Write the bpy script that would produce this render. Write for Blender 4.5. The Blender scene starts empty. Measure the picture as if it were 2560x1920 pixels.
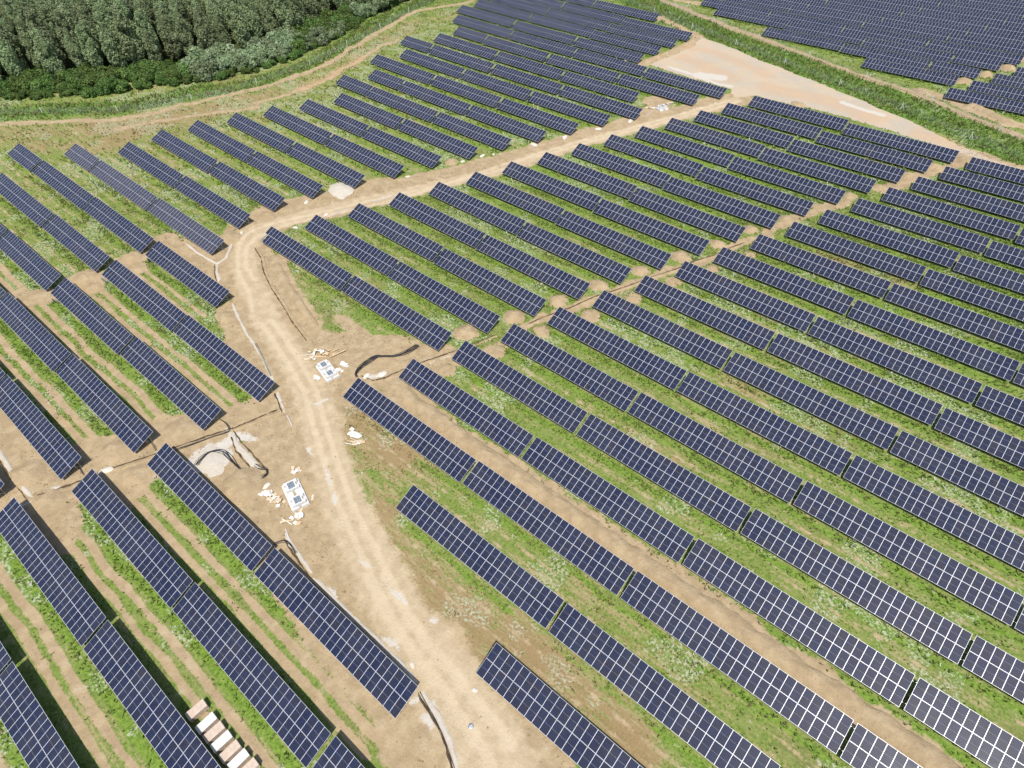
import bpy, math, random
import numpy as np
from mathutils import Vector, Matrix, noise as mnoise

random.seed(7)
rng = np.random.default_rng(11)
sc = bpy.context.scene
COL = sc.collection
R = math.radians

# ------------------------------------------------------------------ camera, sky, sun, exposure
CAM=[84.266, [0.77308, 0.634298, -0.00361], [-0.464622, 0.570135, 0.677549], [0.431826, -0.522122, 0.735469], 1501.23]
Q=[0.72816, 0.90294, 0.56905]
TILT=0.39008
cam_d = bpy.data.cameras.new('camera')
cam_d.sensor_width = 36.0
cam_d.lens = 36.0*CAM[4]/2560.0
cam_d.clip_start = 0.5
cam_d.clip_end = 6000
cam = bpy.data.objects.new('camera', cam_d)
COL.objects.link(cam)
_r, _u, _b = (Vector(v) for v in CAM[1:4])
cam.matrix_world = Matrix((( _r.x, _u.x, _b.x, 0), (_r.y, _u.y, _b.y, 0), (_r.z, _u.z, _b.z, CAM[0]), (0, 0, 0, 1)))
sc.camera = cam

SUN_AZ, SUN_EL = R(134), R(63.5)
world = bpy.data.worlds.new('World')
sc.world = world
world.use_nodes = True
wn = world.node_tree.nodes
wn.clear()
_sky = wn.new('ShaderNodeTexSky')
_sky.sky_type = 'NISHITA'
_sky.sun_disc = False
_sky.sun_elevation = SUN_EL
_sky.sun_rotation = SUN_AZ
_sky.altitude = 100
_sky.air_density = 1.0
_sky.dust_density = 1.1
_bg = wn.new('ShaderNodeBackground')
_bg.inputs['Strength'].default_value = 0.13
_wo = wn.new('ShaderNodeOutputWorld')
world.node_tree.links.new(_sky.outputs[0], _bg.inputs[0])
world.node_tree.links.new(_bg.outputs[0], _wo.inputs[0])

sun_d = bpy.data.lights.new('sun', 'SUN')
sun_d.energy = 4.6
sun_d.angle = R(0.55)
sun_d.color = (1.0, 0.955, 0.88)
sun = bpy.data.objects.new('sun', sun_d)
_sd = Vector((math.sin(SUN_AZ)*math.cos(SUN_EL), math.cos(SUN_AZ)*math.cos(SUN_EL), math.sin(SUN_EL)))
sun.rotation_euler = _sd.to_track_quat('Z', 'Y').to_euler()
sun.location = (0, 0, 150)
COL.objects.link(sun)

sc.view_settings.view_transform = 'Standard'
sc.view_settings.look = 'None'
sc.view_settings.exposure = 0.08
sc.view_settings.gamma = 1.0
sc.view_settings.use_curve_mapping = False
sc.cycles.max_bounces = 5
sc.cycles.diffuse_bounces = 2
sc.cycles.glossy_bounces = 2
sc.cycles.transmission_bounces = 2
sc.cycles.transparent_max_bounces = 6

# ------------------------------------------------------------------ site survey (world metres)
TABS = [('B',1,-126.01,-96.1,58.87,26),('B',1,-95.61,-66.07,59.01,26),('B',2,-121.88,-92.09,69.12,26),('B',2,-91.6,-61.82,69.03,26),('B',3,-117.86,-87.94,79.49,26),('B',3,-87.33,-57.58,79.23,26),('B',4,-113.77,-83.9,89.74,26),('B',4,-83.35,-53.48,89.58,26),('B',5,-109.6,-79.78,100.16,26),('B',5,-79.22,-49.32,99.87,26),('B',6,-105.59,-75.49,110.46,26),('B',6,-75.02,-45.0,110.11,26),('B',7,-101.65,-71.34,121.01,26),('B',7,-70.82,-40.69,120.49,26),('B',8,-97.33,-67.07,131.43,26),('B',8,-66.63,-36.35,130.8,26),('B',9,-93.01,-62.87,141.83,26),('B',9,-62.47,-32.05,141.25,26),('B',10,-88.73,-58.68,152.37,26),('B',10,-58.2,-27.75,151.64,26),('B',11,-84.42,-54.33,162.66,26),('B',11,-53.85,-23.36,162.0,26),('B',12,-80.13,-49.84,173.04,26),('B',12,-49.41,-18.9,172.05,26),('B',13,-75.63,-45.44,183.21,26),('B',13,-44.94,-14.49,181.96,26),('B',14,-71.27,-41.09,193.32,26),('B',14,-40.53,-10.23,191.8,26),('B',15,-66.84,-36.72,203.35,26),('B',15,-36.15,-5.92,201.49,26),('C',0,-2.4,27.62,199.93,26),('C',1,-6.68,23.34,190.49,26),('C',2,-11.02,19.0,180.65,26),('C',3,-15.34,14.46,170.56,26),('C',3,14.99,45.01,169.68,26),('C',4,-19.73,10.13,160.63,26),('C',4,10.61,40.63,160.02,26),('C',5,-24.16,5.88,150.53,26),('C',5,6.41,36.43,149.94,26),('C',6,-28.42,1.57,140.44,26),('C',6,2.09,32.11,140.06,26),('C',7,-32.78,-2.81,130.31,26),('C',7,-2.26,27.76,130.23,26),('C',8,-37.14,-7.19,120.14,26),('C',8,-6.6,23.26,119.95,26),('C',8,23.68,53.7,119.95,26),('C',9,-41.41,-11.57,109.85,26),('C',9,-10.99,19.11,109.65,26),('C',9,19.63,49.65,109.58,26),('C',10,-45.7,-15.9,99.72,26),('C',10,-15.31,14.85,99.81,26),('C',10,15.37,45.39,99.47,26),('C',11,-49.97,-20.2,89.64,26),('C',11,-19.64,10.45,89.57,26),('C',11,10.96,40.98,89.41,26),('C',12,-54.18,-24.48,79.19,26),('C',12,-24.02,6.04,79.32,26),('C',12,6.58,36.6,79.38,26),('C',13,-58.29,-28.79,69.01,26),('C',13,-28.36,1.7,69.18,26),('C',13,2.23,32.63,69.32,26),('C',13,33.05,63.07,69.32,26),('C',14,-62.53,-33.2,59.08,26),('C',14,-32.64,-2.63,59.18,26),('C',14,-2.07,28.29,59.39,26),('C',14,28.76,58.78,59.53,26),('C',15,-66.93,-37.45,48.99,26),('C',15,-36.91,-7.06,49.1,26),('C',15,-6.48,23.9,49.24,26),('C',15,24.43,54.45,49.3,26),('C',16,-71.22,-41.76,38.95,26),('C',16,-41.28,-11.41,39.11,26),('C',16,-10.85,19.62,39.12,26),('C',16,20.11,50.13,39.09,26),('C',17,-46.35,-16.44,28.94,26),('C',17,-15.88,14.65,28.89,26),('C',17,15.07,45.09,28.89,26),('C',18,-20.04,9.98,18.61,26),('C',18,10.4,40.42,18.61,26),('C',18,40.84,70.86,18.61,26),('F',1,-48.65,-18.73,256.16,26),('F',2,-90.07,-59.88,266.53,26),('F',2,-59.47,-29.66,265.75,26),('F',2,-29.2,-14.2,266.14,13),('F',3,-116.54,-85.85,277.92,26),('F',3,-85.47,-55.49,276.76,26),('F',3,-55.1,-25.0,275.98,26),('F',3,-24.6,-9.9,276.89,13),('G',1,-18.93,11.09,245.21,26),('G',2,-14.32,15.7,255.19,26),('G',3,-9.78,20.24,265.28,26),('G',4,-5.17,24.85,274.85,26),('L',0,-200.98,-170.96,27.5,26),('L',0,-170.45,-143.25,27.74,26),('L',1,-215.17,-200.8,37.48,13),('L',1,-200.21,-171.54,37.71,26),('L',1,-171.19,-142.6,37.89,26),('L',2,-203.52,-189.3,47.87,13),('L',2,-188.79,-159.1,47.98,26),('L',2,-158.68,-129.55,48.23,26),('L',3,-193.46,-164.16,58.35,26),('L',3,-163.78,-134.16,58.58,26),('L',4,-193.9,-164.4,68.7,26),('L',4,-163.84,-134.12,68.91,26),('L',5,-191.58,-161.62,79.06,26),('L',5,-161.08,-131.63,79.18,26),('L',6,-187.4,-157.77,89.73,26),('L',6,-157.05,-127.19,89.77,26),('L',7,-183.2,-153.4,100.1,26),('L',7,-152.85,-122.82,100.19,26),('L',8,-178.67,-149.01,110.6,26),('L',8,-148.43,-118.55,110.68,26),('L',9,-174.07,-144.42,120.89,26),('L',9,-143.88,-114.09,121.15,26),('L',10,-185.55,-170.24,131.24,13),('L',10,-169.77,-139.71,131.16,26),('L',10,-139.12,-109.92,131.36,26),('L',11,-180.82,-165.67,141.64,13),('L',11,-165.06,-135.05,141.58,26),('L',11,-134.61,-104.94,141.81,26),('L',12,-190.9,-160.78,151.73,26),('L',12,-160.22,-130.89,151.97,26),('L',12,-130.22,-100.28,152.08,26),('L',13,-186.54,-156.61,162.31,26),('L',13,-156.04,-126.44,162.53,26),('L',13,-125.85,-95.76,162.73,26),('L',14,-196.77,-182.18,172.33,13),('L',14,-181.53,-151.47,172.39,26),('L',14,-150.87,-121.19,172.82,26),('L',14,-120.61,-90.41,172.94,26),('L',15,-188.69,-158.46,182.7,26),('L',15,-157.86,-128.23,183.03,26),('L',15,-127.55,-97.67,183.12,26),('L',16,-188.15,-172.73,193.32,13),('L',16,-172.0,-142.23,192.94,26),('L',16,-141.3,-111.41,192.92,26),('L',16,-110.82,-80.97,193.11,26),('L',17,-198.17,-168.15,203.59,26),('L',17,-167.6,-137.1,203.44,26),('L',17,-136.66,-106.88,203.44,26),('L',17,-106.18,-76.29,203.29,26),('L',18,-205.43,-175.41,214.08,26),('L',18,-174.17,-144.15,213.51,26),('L',18,-143.47,-114.05,213.37,26),('L',19,-204.88,-174.86,224.4,26),('L',19,-174.28,-143.33,224.43,26),('L',19,-142.89,-112.76,223.65,26),('L',20,-234.5,-204.2,234.3,26),('L',20,-203.55,-173.53,234.54,26),('L',20,-173.0,-142.21,234.44,26),('L',20,-141.76,-111.65,233.91,26),('L',21,-203.2,-172.8,244.27,26),('L',21,-172.35,-141.47,244.73,26),('L',21,-141.07,-110.48,243.8,26),('L',22,-194.0,-163.8,255.75,26),('L',22,-163.31,-132.07,255.75,26),('M',0,-202.04,-172.02,17.24,26),('M',0,-171.56,-144.77,17.57,26),('M',1,-140.97,-111.91,38.17,26),('M',2,-141.28,-112.15,28.12,26),('M',2,-111.74,-82.21,28.36,26),('M',3,-143.12,-113.99,17.88,26),('M',3,-113.51,-84.0,18.22,26),('M',4,-177.51,-147.49,7.45,26),('M',4,-147.14,-118.52,7.74,26),('M',4,-118.07,-88.53,7.97,26),('M',5,-152.34,-122.32,-2.45,26),('M',5,-121.89,-92.5,-2.34,26),('M',6,-126.61,-96.59,-12.57,26),('N',1,-84.67,-54.88,8.17,26),('N',1,-54.25,-24.23,8.21,26),('N',2,-88.95,-58.9,-2.26,26),('N',2,-58.5,-28.57,-2.18,26),('N',2,-27.97,2.05,-1.96,26),('N',3,-92.89,-63.27,-12.58,26),('N',3,-62.77,-32.75,-12.58,26),('N',4,-97.44,-67.42,-22.99,26),('N',4,-66.96,-36.94,-23.01,26),('F',4,-35.52,-5.4,286.1,26),('F',4,-65.96,-35.84,286.1,26),('F',4,-96.4,-66.28,286.1,26),('F',4,-126.84,-96.72,286.1,26),('F',5,-31.12,-1.0,296.6,26),('F',5,-61.56,-31.44,296.6,26),('F',5,-92.0,-61.88,296.6,26),('F',5,-122.44,-92.32,296.6,26),('F',6,-26.72,3.4,305.8,26),('F',6,-57.16,-27.04,305.8,26),('F',6,-87.6,-57.48,305.8,26),('F',6,-118.04,-87.92,305.8,26),('F',7,-22.32,7.8,315.2,26),('F',7,-52.76,-22.64,315.2,26),('F',7,-83.2,-53.08,315.2,26),('F',7,-113.64,-83.52,315.2,26),('F',8,-17.92,12.2,325.2,26),('F',8,-48.36,-18.24,325.2,26),('F',8,-78.8,-48.68,325.2,26),('F',9,-13.52,16.6,335,26),('F',9,-43.96,-13.84,335,26),('F',9,-74.4,-44.28,335,26),('F',10,-39.56,-9.44,345,26),('F',10,-70.0,-39.88,345,26),('F',11,-35.16,-5.04,355,26),('F',12,-30.76,-0.64,365,26),('G',5,-0.8,29.3,285.2,26)]
MAIN = [(-7.19,8.62),(-14.45,11.2),(-23.43,13.55),(-31.34,14.85),(-38.8,17.37),(-45.37,19.59),(-53.51,22.34),(-61.66,26.14),(-69.61,30.0),(-77.03,33.93),(-83.76,36.17),(-92.12,38.51),(-100.56,40.6),(-109.42,44.11),(-118.1,47.63),(-124.83,51.29),(-128.89,55.31),(-130.47,59.97),(-129.19,65.64),(-126.71,71.62),(-122.33,81.32),(-116.93,92.68),(-110.88,105.46),(-104.04,119.55),(-101.41,130.93),(-94.94,149.23),(-85.14,171.76),(-75.35,195.21),(-72.4,204.95)]
MAINW = [5.2,5.0,4.6,4.2,4.0,3.9,3.8,3.6,3.3,3.2,3.4,3.2,3.0,3.0,3.1,3.2,3.2,3.1,3.0,2.9,2.8,2.7,2.6,2.6,2.5,2.5,2.5,2.4,2.4]
RUTL = [(-106.1,40.86),(-111.07,43.82),(-115.77,45.21),(-120.36,46.92),(-125.11,49.91),(-129.27,53.15),(-131.69,57.54),(-131.2,61.29),(-130.21,64.71),(-128.72,67.83),(-126.67,71.66),(-124.77,76.45),(-122.37,81.36),(-120.13,86.55),(-116.88,92.64),(-104.2,119.74),(-102.74,124.74),(-102.47,132.39),(-99.75,140.0),(-95.88,150.57),(-91.1,161.12),(-85.97,173.16),(-80.78,186.03),(-76.21,197.09),(-73.3,203.72)]
RUTR = [(-114.4,47.45),(-119.6,48.7),(-123.66,51.14),(-126.86,53.94),(-128.38,57.09),(-127.96,61.03),(-127.66,65.63),(-125.16,70.49),(-121.87,77.1),(-119.2,82.55),(-116.47,88.12),(-113.87,94.0),(-104.45,126.82),(-100.05,134.77),(-96.37,144.08),(-91.78,155.72),(-86.53,167.16),(-81.45,179.73),(-75.9,192.41),(-70.89,203.83)]
RUTC = [(-41.58,16.53),(-37.65,15.25),(-32.83,13.9),(-27.83,13.02),(-23.62,12.7),(-18.6,11.51),(-13.96,10.68),(-11.45,9.93)]
RUTD = [(-39.73,18.05),(-34.71,16.78),(-30.0,15.6),(-24.97,14.98),(-20.23,14.39),(-15.76,13.84),(-11.09,13.04)]
SOIL = [(7.0,[(-115.99,47.17),(-125.25,50.94),(-131.86,57.99),(-132.74,66.82),(-126.62,79.79),(-120.87,92.48)]),(5.2,[(-120.34,92.0),(-110.71,112.77),(-102.78,132.67),(-96.65,151.69),(-87.14,175.15),(-76.31,197.12),(-71.35,206.18)]),(6.5,[(-111.55,46.54),(-100.81,41.35),(-91.96,39.52),(-83.42,36.46),(-76.83,34.1)]),(5.0,[(-77.83,33.27),(-70.57,29.2),(-63.18,24.89),(-55.81,20.44),(-48.37,17.12),(-41.41,15.22),(-32.85,12.79),(-26.44,11.83),(-18.06,10.89),(-9.6,8.98)]),(6.5,[(-78.98,27.88),(-67.42,21.39),(-60.69,16.42),(-52.46,13.75),(-43.99,12.2),(-35.8,11.19),(-29.67,10.68)]),(3.6,[(-23.0,6.83),(-18.14,4.45),(-14.24,2.84)]),(3.5,[(-30.43,13.98),(-28.41,16.44),(-24.81,15.43),(-23.59,14.16)]),(5.5,[(-73.84,14.85),(-68.25,18.26),(-62.85,18.02)]),(4.5,[(-68.68,13.2),(-63.26,12.12),(-57.03,12.0),(-52.3,11.91)]),(4.0,[(-84.43,11.72),(-82.55,15.91),(-81.83,21.96),(-80.29,26.8),(-77.29,30.74)]),(3.3,[(-109.38,38.07),(-101.55,35.12),(-90.7,32.04),(-81.84,29.95)]),(2.6,[(-117.06,55.45),(-111.99,50.53),(-97.54,46.01),(-90.19,42.78)]),(3.0,[(-116.37,53.67),(-104.15,48.52),(-90.59,44.26),(-85.65,43.88)]),(6.0,[(-84.05,42.6),(-77.12,47.47),(-72.37,50.55),(-68.37,50.51)]),(4.0,[(-76.09,36.23),(-72.48,37.69),(-73.02,45.05),(-70.47,48.78),(-67.39,54.64),(-64.8,55.92)]),(1.5,[(-89.57,50.7),(-80.71,50.63),(-73.59,52.96)]),(3.4,[(-144.12,42.34),(-136.86,43.53),(-126.23,43.04),(-119.29,42.19)]),(4.5,[(-138.97,41.78),(-134.37,42.06),(-130.68,42.81),(-123.72,42.95),(-118.54,42.88)]),(2.0,[(-143.8,39.51),(-142.64,42.4),(-141.22,44.89)]),(2.2,[(-143.8,31.02),(-142.68,33.76),(-141.71,35.78)]),(2.2,[(-140.28,31.12),(-138.71,33.05)]),(2.3,[(-145.07,20.83),(-144.85,23.8),(-142.28,25.44)]),(2.2,[(-140.29,21.14),(-138.99,23.33)]),(3.2,[(-146.69,9.4),(-145.5,11.96),(-143.89,14.38)]),(1.6,[(-151.46,9.42),(-148.89,12.16),(-146.45,14.26)]),(4.5,[(-128.72,-6.28),(-116.37,-6.89),(-107.76,-6.42),(-99.66,-5.97),(-95.49,-5.52)]),(4.6,[(-93.33,-9.49),(-92.04,-7.0),(-91.84,-4.53),(-90.26,-2.63),(-89.94,-0.88)]),(4.4,[(-102.05,-13.94),(-98.02,-11.99),(-97.05,-9.75),(-93.07,-8.71)]),(4.6,[(-94.9,0.5),(-92.23,1.79),(-90.43,3.29),(-88.41,5.29),(-87.37,7.42)]),(4.2,[(-89.38,0.79),(-86.27,2.17),(-85.24,4.23),(-85.62,6.06)]),(4.6,[(-89.53,11.16),(-86.96,12.97),(-84.93,14.66),(-83.98,16.8)]),(3.8,[(-84.48,11.75),(-81.11,13.9),(-81.36,16.3),(-82.45,20.47),(-81.22,23.24)]),(4.4,[(-70.38,13.89),(-67.13,13.68),(-63.93,12.15)]),(3.0,[(-90.16,-8.52),(-86.2,-8.46),(-83.05,-8.45)]),(3.0,[(-85.83,1.36),(-82.51,1.22)]),(2.5,[(-70,46.2),(-60,44.9),(-40,44.2),(-10,44.0),(40,44.0)]),(1.6,[(-69,41.9),(-50,41.8)]),(1.1,[(-63.68,48.8),(-62.83,54.28),(-59.97,57.84),(-58.35,62.92),(-57.55,69.66)]),(1.3,[(-59.07,71.13),(-55.54,79.59),(-53.64,84.51),(-51.34,90.84),(-49.1,95.72),(-47.6,100.06),(-45.06,105.85),(-42.64,111.07),(-40.37,116.82),(-37.84,121.13),(-36.3,126.46),(-34.26,133.54),(-31.97,137.19)]),(1.6,[(-32.38,138.13),(-31.11,144.26),(-29.59,150.08),(-26.78,153.58),(-23.53,160.88),(-21.88,166.37)]),(1.8,[(-16.52,175.41),(-12.41,184.45),(-7.65,194.13),(-3.48,203.55),(-3.43,208.52)]),(1.2,[(-58.35,58.76),(-55.01,59.06),(-49.41,59.74)]),(1.3,[(-241.98,37.05),(-238.5,42.17),(-232.14,49.56),(-225.39,56.93),(-218.11,64.19),(-213.94,71.32),(-211.77,77.84),(-210.53,87.15),(-207.38,97.91),(-203.68,109.43),(-202.42,115.11),(-202.41,123.85),(-203.57,139.19),(-208.35,154.23),(-213.04,170.2),(-218.11,187.62),(-220.82,203.92),(-216.91,214.39),(-212.27,224.51),(-211.72,235.68)]),(1.0,[(-209.46,63.47),(-206.2,72.83),(-200.07,84.95),(-191.6,101.07),(-193.85,102.63),(-191.73,114.87),(-192.22,130.04),(-197.82,150.89),(-201.68,164.84),(-201.74,174.75)]),(2.6,[(-113.47,213.12),(-110.79,223.61),(-109.27,235.01),(-108.97,247.49)]),(2.0,[(-134.13,261.36),(-124.8,257.49),(-113.51,252.21),(-108.11,249.68)]),(1.7,[(-157.92,289.72),(-144.61,282.51),(-130.13,277.16),(-116.22,271.45),(-100.76,266.15),(-86.21,262.05),(-79.46,259.25),(-72.6,256.77),(-55.5,250.97),(-42.1,246.49),(-28.17,243.34),(-14.5,237.26),(-3.74,232.39),(6.69,227.28)]),(2.2,[(-27.83,244.7),(-23.67,246.44),(-17.51,244.1),(-12.17,241.45),(-5.16,239.18),(1.54,237.0),(5.03,236.57)]),(1.8,[(-138.74,286.65),(-128.94,287.57)]),(3.0,[(-93.86,186.53),(-91.14,190.89),(-89.53,175.62)]),(1.8,[(-80.67,197.66),(-77.77,204.39),(-75.72,203.62)]),(3.2,[(-6.49,208.86),(-3.46,206.02),(-1.91,209.62),(10.39,206.42)]),(2.2,[(-147,-4),(-130,-6)]),(5.5,[(-11.77,12.96),(-9.38,13.17),(-7.41,12.92)]),(1.2,[(-32.06,15.15),(-27.88,15.72),(-23.98,16.18),(-21.87,16.18)])]
PAD = [(-110.53,213.94),(-106.88,239.76),(-108.59,250.61),(-99.71,248.72),(-76.87,240.61),(-57.72,234.96),(-37.78,227.27),(-21.85,220.62),(-8.14,213.29),(0.93,209.99),(10.15,207.79),(10.51,205.74),(1.38,207.86),(-6.06,208.32),(-20.79,210.97),(-38.34,212.78),(-64.41,211.96),(-69.47,212.25),(-73.18,206.07),(-77.5,211.62),(-94.98,212.27)]
ORANGE = [(3.5,[(-104.02,227.2),(-95.05,225.45),(-81.1,219.98)]),(2.5,[(-106.3,238.67),(-94.58,238.36),(-78.14,232.39),(-72.32,230.14)]),(4,[(-67.85,219.87),(-60.14,220.77),(-48.65,221.16),(-32.92,217.69)]),(3,[(-18.51,214.45),(-8.76,213.29)]),(2.0,[(-191.9,119.8),(-194.85,137.4),(-198.7,151.66)]),(1.6,[(-93.8,57.18),(-89.96,58.82)])]
CHALK = [(0.8,[(-104.22,216.35),(-97.9,215.96),(-90.69,214.43),(-84.1,212.8),(-78.36,213.39)]),(2.6,[(-91.56,216.1),(-84.77,218.55)]),(1.2,[(-44.01,222.84),(-38.42,221.48),(-31.1,220.8)]),(2.3,[(-79.37,12.18),(-79.24,13.86),(-77.07,14.71)]),(1.0,[(-79.66,14.78),(-78.92,17.02),(-79.3,19.34)]),(0.3,[(-74.27,32.94),(-73.41,34.94)]),(0.2,[(-61.64,24.69),(-58.69,23.54),(-54.36,21.42)]),(0.15,[(-44.31,17.57),(-41.86,17.68)]),(0.15,[(-40.39,17.5),(-36.99,17.34),(-33.95,17.19)]),(0.35,[(-29.78,17.64),(-29.14,18.37)]),(0.35,[(-44.12,11.71),(-42.66,11.57)]),(0.35,[(-33.26,11.71),(-30.64,12.27)]),(0.45,[(-21.47,8.82),(-20.46,8.63)]),(0.35,[(-21.72,10.33),(-21.21,10.23)]),(0.3,[(-23.98,8.83),(-23.46,9.78)]),(0.45,[(-65.7,53.98),(-64.08,58.24)]),(0.5,[(-72.12,43.43),(-70.35,45.69)]),(0.5,[(-92.35,-6.69),(-90.81,-4.25)]),(0.4,[(-78.11,20.66),(-75.73,20.97)]),(0.3,[(-67.38,25.27),(-65.57,24.86)]),(0.9,[(-78.23,19.56),(-76.91,20.32)])]
BELT = [(8.5,[(-181.47,281.46),(-160.75,279.16),(-138.7,267.28),(-122.31,262.74),(-105.85,256.07),(-91.22,251.0),(-80.32,248.54),(-70.38,245.88),(-56.54,242.59),(-38.75,235.99),(-26.34,230.56),(-15.54,228.01),(-4.7,222.42),(8.38,217.77)]),(5.0,[(-249.09,39.67),(-245.43,44.87),(-240.0,52.88),(-231.38,63.3),(-223.49,70.6),(-220.37,80.62),(-216.77,95.12),(-206.15,111.15),(-207.72,115.07),(-206.81,131.24),(-210.74,150.55),(-218.55,168.93),(-224.25,190.03),(-226.68,206.13),(-227.7,218.06)])]
DRYS = [(4.5,[(-70.97,34.58),(-63.53,31.05),(-58.61,29.96),(-55.51,33.78),(-54.06,36.23)]),(2.5,[(-57.51,29.01),(-50.95,27.02),(-46.62,25.07)]),(3.0,[(-46.92,22.18),(-39.21,22.24),(-34.7,22.62)]),(3.5,[(-32.6,20.49),(-26.91,19.78),(-20.99,16.35),(-17.32,15.17),(-13.78,16.32)]),(2.2,[(-18.57,24.16),(-12.12,23.98),(-4.67,23.78),(2.81,22.53)]),(1.0,[(-45.42,5.0),(-39.63,4.89),(-31.42,5.4),(-24.98,4.59)]),(1.8,[(-16.74,86.13),(-12.11,86.09)]),(6.0,[(-233.52,40.23),(-221.26,51.62),(-211.7,64.61),(-204.68,79.7),(-199.43,97.09),(-196.53,104.48),(-195.43,112.89),(-197.98,134.69),(-203.17,155.54),(-208.93,179.0),(-209.03,199.14),(-205.56,209.76)]),(4.0,[(-229.62,38.71),(-217.17,43.24),(-202.6,56.51),(-204.71,72.01)]),(1.0,[(-25.67,62.97),(-16.9,63.68)]),(1.2,[(-25.49,135.5),(-12.6,137.41),(-2.53,137.6),(6.41,139.87)]),(1.1,[(-5.39,123.33),(4.66,120.63)]),(2.0,[(-118.21,52.18),(-110.47,48.58),(-101.49,45.72)]),(1.5,[(-163.32,37.12),(-138.46,38.57)]),(2.2,[(-34.68,41.78),(-29.72,41.61)]),(1.6,[(-71.12,99.37),(-64.62,99.81)]),(2.5,[(-14.2,24.18),(-10.09,23.78)])]
FENCE = [(-183.08,278.0),(-162.27,271.79),(-142.31,265.61),(-119.82,257.65),(-97.65,250.65),(-75.88,243.62),(-53.46,236.39),(-31.26,228.78),(-9.02,219.37),(9.28,212.7),(25.44,208.99)]
FENCE2 = [(-157.85,285.49),(-139.15,278.06),(-115.62,269.24),(-94.22,262.68),(-72.72,255.98),(-49.89,247.85),(-27.91,242.41),(-10.36,233.6),(9.96,223.09)]
FENCE3 = [(-250.68,37.02),(-244.15,44.37),(-232.81,56.76),(-220.65,69.16),(-216.03,76.27),(-212.14,88.11),(-207.37,102.31),(-206.52,116.13),(-206.0,133.83),(-211.29,156.04),(-216.55,178.38),(-222.74,202.28),(-224.58,216.37),(-229.14,230.21)]
FOREST = [(-265.33,35.68),(-262.04,51.35),(-259.03,62.8),(-252.9,73.43),(-247.41,82.78),(-242.21,90.49),(-240.68,100.54),(-240.03,111.64),(-237.28,121.98),(-232.65,132.63),(-230.88,144.16),(-237.07,157.92),(-241.03,169.42),(-243.29,181.31),(-233.92,185.56),(-230.57,192.5),(-234.07,208.28),(-238.99,221.88),(-246.38,237.0)]
SHRUB = [(-257.68,39.53),(-254.65,48.47),(-248.34,58.2),(-240.88,67.77),(-234.54,76.23),(-230.67,86.28),(-226.78,92.49),(-222.24,100.66),(-219.31,110.16),(-216.49,118.32),(-217.3,126.3),(-216.53,136.04),(-219.22,149.56),(-221.44,159.4),(-229.08,178.09),(-232.86,194.59),(-234.48,210.1),(-236.95,223.62)]
MOUNDS = [(-36.28,136.69,2.3,0.9,1.0),(-39.75,126.17,2.3,0.95,1.0),(-44.2,116.1,2.6,1.0,1.0),(-48.85,105.58,2.4,1.0,1.0),(-53.34,95.19,2.5,1.0,1.0),(-57.28,85.05,2.6,1.1,1.0),(-61.25,74.95,2.6,1.1,1.0),(-66.0,64.79,2.9,1.1,1.0),(-31.87,126.98,1.7,0.5,1.0),(-36.21,116.72,2.0,0.5,1.0),(-40.95,106.96,2.3,0.5,1.0),(-44.85,96.56,2.3,0.5,1.0),(-48.88,85.45,2.6,0.6,1.0),(-54.04,75.22,2.2,0.6,1.0),(-57.35,64.59,2.4,0.5,1.0),(-61.52,54.54,2.3,0.4,1.0),(-22.47,167.22,2.1,0.8,1.0),(-26.98,156.86,2.2,0.8,1.0),(-31.04,146.62,2.4,0.9,1.0),(-17.61,176.07,2.2,0.8,1.0),(-13.36,186.81,2.6,1.0,1.0),(-8.99,195.92,2.8,1.0,1.0),(-3.39,204.43,3.0,0.9,1.0),(-17.18,261.66,2.9,1.6,1.0),(-12.74,271.08,2.8,1.6,1.0),(-7.93,281.22,3.0,1.6,1.0),(-5.17,291.95,2.4,1.2,1.0),(-25.72,246.15,3.5,0.9,1.0),(1.08,236.2,3.2,0.8,1.0),(-143.51,33.64,3.0,1.1,1.0),(-138.7,32.77,2.8,0.5,1.0),(-144.52,23.52,3.0,1.1,1.0),(-138.97,22.81,2.6,0.5,1.0),(-145.77,13.02,3.4,0.5,1.0),(-133.19,53.01,3.2,0.9,1.0),(-117.71,115.58,2.2,0.9,1.0),(-134.3,64.51,3.0,0.7,1.0),(-108.38,36.03,2.2,0.8,1.0),(-98.98,-7.53,3.4,0.8,1.0),(-69.35,13.86,4.2,1.3,1.0),(-92.09,4.12,3.6,0.9,1.0),(-87.75,13.66,3.6,0.9,1.0),(-90.7,-7.58,3.2,0.6,1.0),(-85.02,3.51,2.6,0.6,1.0),(-54.66,212.99,3.0,0.9,1.0)]
GRAVEL = [(-130.28,85.24,3.6,0.9,1.0,'white'),(-77.86,13.43,3.0,0.35,1.0,'white')]
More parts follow.
